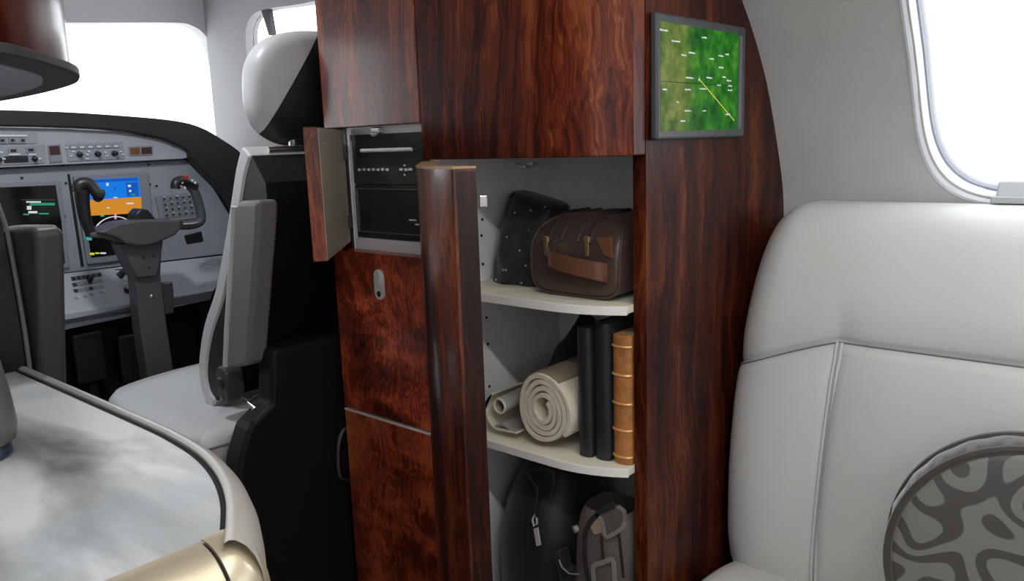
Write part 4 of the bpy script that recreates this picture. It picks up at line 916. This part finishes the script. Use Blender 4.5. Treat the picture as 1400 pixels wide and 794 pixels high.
MB().tube([yp(250, 306.5, .055), yp(262, 306, .054), yp(270, 304, .052)], .0045, 8).build('chrome_edge', 'satin_steel', yk)
MB().lathe([(0, -.004), (.007, -.003), (.0075, .004), (.005, .009), (0, .010)], yp(254, 243, .06), (.1, -.4, 1), 12).build('red_button', 'red_button', yk)
for px, py in ((245, 254), (252, 257), (262, 247), (266, 250), (248, 250)): MB().lathe([(.0035, 0), (.0035, .005), (0, .006)], yp(px, py, .066), (0, -1, .2), 8).build('thumb_button', 'label_white', yk)
for px, py, r in ((207, 405, .006), (196, 352, .003), (210, 350, .003), (203, 365, .003)): MB().lathe([(r, 0), (r, .003), (r*.5, .005), (0, .005)], yp(px, py, .03 if py > 380 else .045), (0, -1, 0), 10).build('bolt', 'satin_steel' if r > .004 else 'knob_black', yk)
yslab([(221, 388), (236, 385), (238, 400), (238, 428), (226, 430)], .02, -.01, 'chart_clip', 'charcoal', yk, .003)
yslab([(224, 386), (234, 384), (235, 387), (225, 389)], .023, .018, 'clip_edge', 'satin_steel', yk, .0005)
# rudder pedals in the dark footwell
for k, (a, lab) in enumerate(((120, 'black rudder pedal farther from the yoke column, in the dark footwell'), (180, 'black rudder pedal just beside the yoke column, in the dark footwell'))):
    q = P(a, 480, Y=YP-.02); t = thing('rudder_pedal', (q.x, q.y, 0), lab, 'pedal')
    MB().box(q.x-.045, q.x+.045, q.y-.02, q.y, q.z-.10, q.z+.06).build('pedal_plate', 'yoke_black', t, .008); MB().box(q.x-.012, q.x+.012, q.y-.01, q.y+.04, 0, q.z-.05).build('pedal_arm', 'yoke_black', t)

# ------------------------------------------------------------------ copilot seat
SX0, SX1 = .955, 1.40
cs = thing('copilot_seat', (1.17, 1.85, 0), 'pale leather copilot seat with black back shell and raised armrest', 'seat')
front = smoothline([(1.600, 1.262), (1.632, 1.215), (1.665, 1.145), (1.715, 1.04), (1.775, .93), (1.84, .845), (1.882, .765), (1.898, .70), (1.885, .645), (1.85, .615)], 4)
def soff(c, d):
    out = []
    for i, p in enumerate(c):
        t = (c[min(i+1, len(c)-1)]-c[max(i-1, 0)]).normalized(); out.append(p+V((t.y, -t.x))*d)
    return out
dd = -1 if soff(front, .01)[10].x > front[10].x else 1
w_in = soff(front, .040*dd); sh_in = soff(front, .038*dd); sh_bk = soff(front, .135*dd)
cush = [tuple(p) for p in front]+[tuple(p) for p in w_in[::-1]]
MB().prism(cush, 'x', SX0-.005, SX1).build('back_cushion', 'leather_cockpit', cs, .010, 3)
bk = [(max(p.x, 1.525), p.y) for p in sh_bk]
MB().prism([tuple(p) for p in sh_in]+bk[::-1], 'x', SX0, SX1-.005).build('back_shell', 'black_leather', cs, .018, 3)
# head rest
def hr(u, v):
    a = 2*math.pi*u; b_ = math.pi*(v-.5); cb = abs(math.cos(b_))**.62; sb_ = math.copysign(abs(math.sin(b_))**.75, math.sin(b_)); c, s = sup(a, 2.9)
    z = 1.383+.131*sb_
    return V((1.205+.215*c*cb, 1.620+.074*s*cb-.10*(z-1.387), z))
nu, nv_ = 64, 34
whole = [[hr(i/nu, j/(nv_-1)) for i in range(nu)] for j in range(nv_)]
def halved(name, m, keep):
    o = MB().loft(whole, True, False).build(name, m, cs, angle=60); bm = bmesh.new(); bm.from_mesh(o.data)
    pl = (HB-HA).cross(HD).normalized(); pl = pl if pl.x < 0 else -pl
    bmesh.ops.bisect_plane(bm, geom=bm.verts[:]+bm.edges[:]+bm.faces[:], plane_co=HA, plane_no=pl, clear_inner=keep > 0, clear_outer=keep < 0)
    bm.to_mesh(o.data); bm.free(); return o
HA, HB, HD = P(428, 52, Y=1.60), P(370, 168, Y=1.57), V((.42, 1, 0))
halved('headrest_cushion', 'leather_cockpit', 1); halved('headrest_back', 'black_leather', -1)
MB().tube([(1.0, 1.578, 1.250), (1.30, 1.578, 1.250)], .008, 10).build('headrest_bar', 'satin_steel', cs)
for x in (1.08, 1.28): MB().cyl((x, 1.60, 1.20), (x, 1.60, 1.29), .009, 10).build('headrest_post', 'satin_steel', cs)
# raised armrest and its pivot
AX = .905
ar = [(p.y, p.z) for p in (P(a, c, X=AX) for a, c in ((320, 279), (326, 275), (352, 274), (352, 300), (345, 400), (338, 500), (311, 506), (309, 495), (314, 400)))]
MB().prism(ar, 'x', AX, AX+.052).build('armrest', 'leather_grey', cs, .012, 3)
edge = [P(a, c, X=AX+.005) for a, c in ((320, 282), (318, 330), (315, 390), (311, 450), (309, 500))]
MB().tube(edge, .0075, 10).build('armrest_highlight', 'leather_cockpit', cs)  # whiter edge paints the highlight down the armrest's front
pv = P(306, 526, X=AX+.01)
MB().prism([(pv.y+a*1.0, pv.z+c) for a, c in stadium(.024, .022)], 'x', AX+.004, AX+.05).build('armrest_pivot', 'yoke_grey', cs, .006, 3)
MB().lathe([(.013, 0), (.013, .004), (.009, .007), (0, .007)], (AX+.004, pv.y, pv.z+.008), (-1, 0, 0), 18).build('pivot_cap', 'charcoal', cs)
MB().lathe([(.004, 0), (.004, .003), (0, .004)], (AX+.004, pv.y, pv.z-.030), (-1, 0, 0), 10).build('pivot_screw', 'satin_steel', cs)
# seat pan
zs_ = .625
top = [(.815, 1.73), (.812, 1.95), (.822, 2.12), (.845, 2.20), (.90, 2.235), (1.05, 2.25), (1.25, 2.245), (1.38, 2.20), (1.40, 1.95), (1.40, 1.66), (.86, 1.645), (.83, 1.67)]
tp = [tuple(p) for p in smoothline(top, 4, True)]
cxs, cys = 1.11, 1.95
def rg(k, z): return [V((cxs+(x-cxs)*k, cys+(y-cys)*k, z+(.012*math.sin((x-.8)/.6*math.pi) if k < .99 else 0))) for x, y in tp]
MB().loft([rg(.90, .50), rg(.985, .505), rg(1, .525), rg(1, .59), rg(.99, .612), rg(.95, zs_), rg(.80, zs_+.004), rg(.5, zs_+.004), rg(.1, zs_+.004)]).build('seat_cushion', 'leather_cockpit', cs, angle=60)
MB().tube([V((p.x, p.y, .600)) for p in rg(1.000, 0)], .003, 6, True).build('seat_piping', 'leather_grey', cs)
MB().box(.90, 1.38, 1.62, 2.10, .34, .50).build('seat_pan', 'black_soft', cs, .01)
MB().box(.98, 1.34, 1.66, 2.05, .0, .34).build('pedestal', 'black_soft', cs, .01)
MB().prism([(1.64, .62), (1.60, .50), (1.61, .34), (1.74, .34), (1.76, .62)], 'x', .90, .945).build('recline_bracket', 'black_soft', cs, .006)
MB().prism([(.945, .82), (1.40, .82), (1.40, 0), (.815, 0), (.825, .52), (.842, .60), (.872, .665), (.93, .70)], 'y', 1.535, 1.60).build('rear_shroud', 'black_soft', cs, .012, 3)
q0, q1 = P(330, 548, X=.89), P(352, 540, X=.89)
MB().tube([P(331, 545, X=.875), P(342, 548, X=.875), P(352, 540, X=.875)], .004, 8).build('recline_lever', 'charcoal', cs)
MB().tube([P(340, 550, X=.874), P(349, 559, X=.874)], .005, 8).build('lever_knob', 'satin_steel', cs)
MB().tube([P(321, 600, X=.874), P(330, 602, X=.874)], .003, 8).build('buckle', 'satin_steel', cs)

# ------------------------------------------------------------------ pilot seat (mostly behind the galley counter)
psx = .47
ps = thing('pilot_seat', (.25, 1.75, 0), 'black pilot seat with grey armrest beyond the galley counter', 'seat')
bp_ = smoothline([(1.665, 1.245), (1.635, 1.215), (1.595, 1.165), (1.57, 1.10), (1.56, .9), (1.60, .7), (1.66, .62)], 4)
bo = [(p.x+.12, p.y+.01) for p in bp_]
MB().prism([tuple(p) for p in bp_]+bo[::-1], 'x', .02, psx).build('back_shell', 'black_leather', ps, .018, 3)
MB().prism([(p[0]-.004, p[1]) for p in bo]+[(p[0]+.03, p[1]) for p in bo[::-1]], 'x', .01, psx+.005).build('back_cushion', 'leather_cockpit', ps, .01, 3)
MB().tube([(psx+.004, p.x-.002, p.y) for p in bp_[:18]], .004, 8).build('shell_piping', 'leather_grey', ps)
q = [(p.y, p.z) for p in (P(a, c, X=psx+.062) for a, c in ((38, 309), (45, 306), (80, 306), (88, 312), (90, 330), (94, 540), (42, 540)))]
MB().prism(q, 'x', psx+.014, psx+.062).build('armrest', 'leather_grey_dark', ps, .012, 3)
MB().box(.0, .50, 1.64, 2.15, .50, .60).build('seat_cushion', 'leather_cockpit', ps, .03, 4); MB().box(.08, .40, 1.68, 2.05, 0, .50).build('pedestal', 'black_soft', ps, .01)
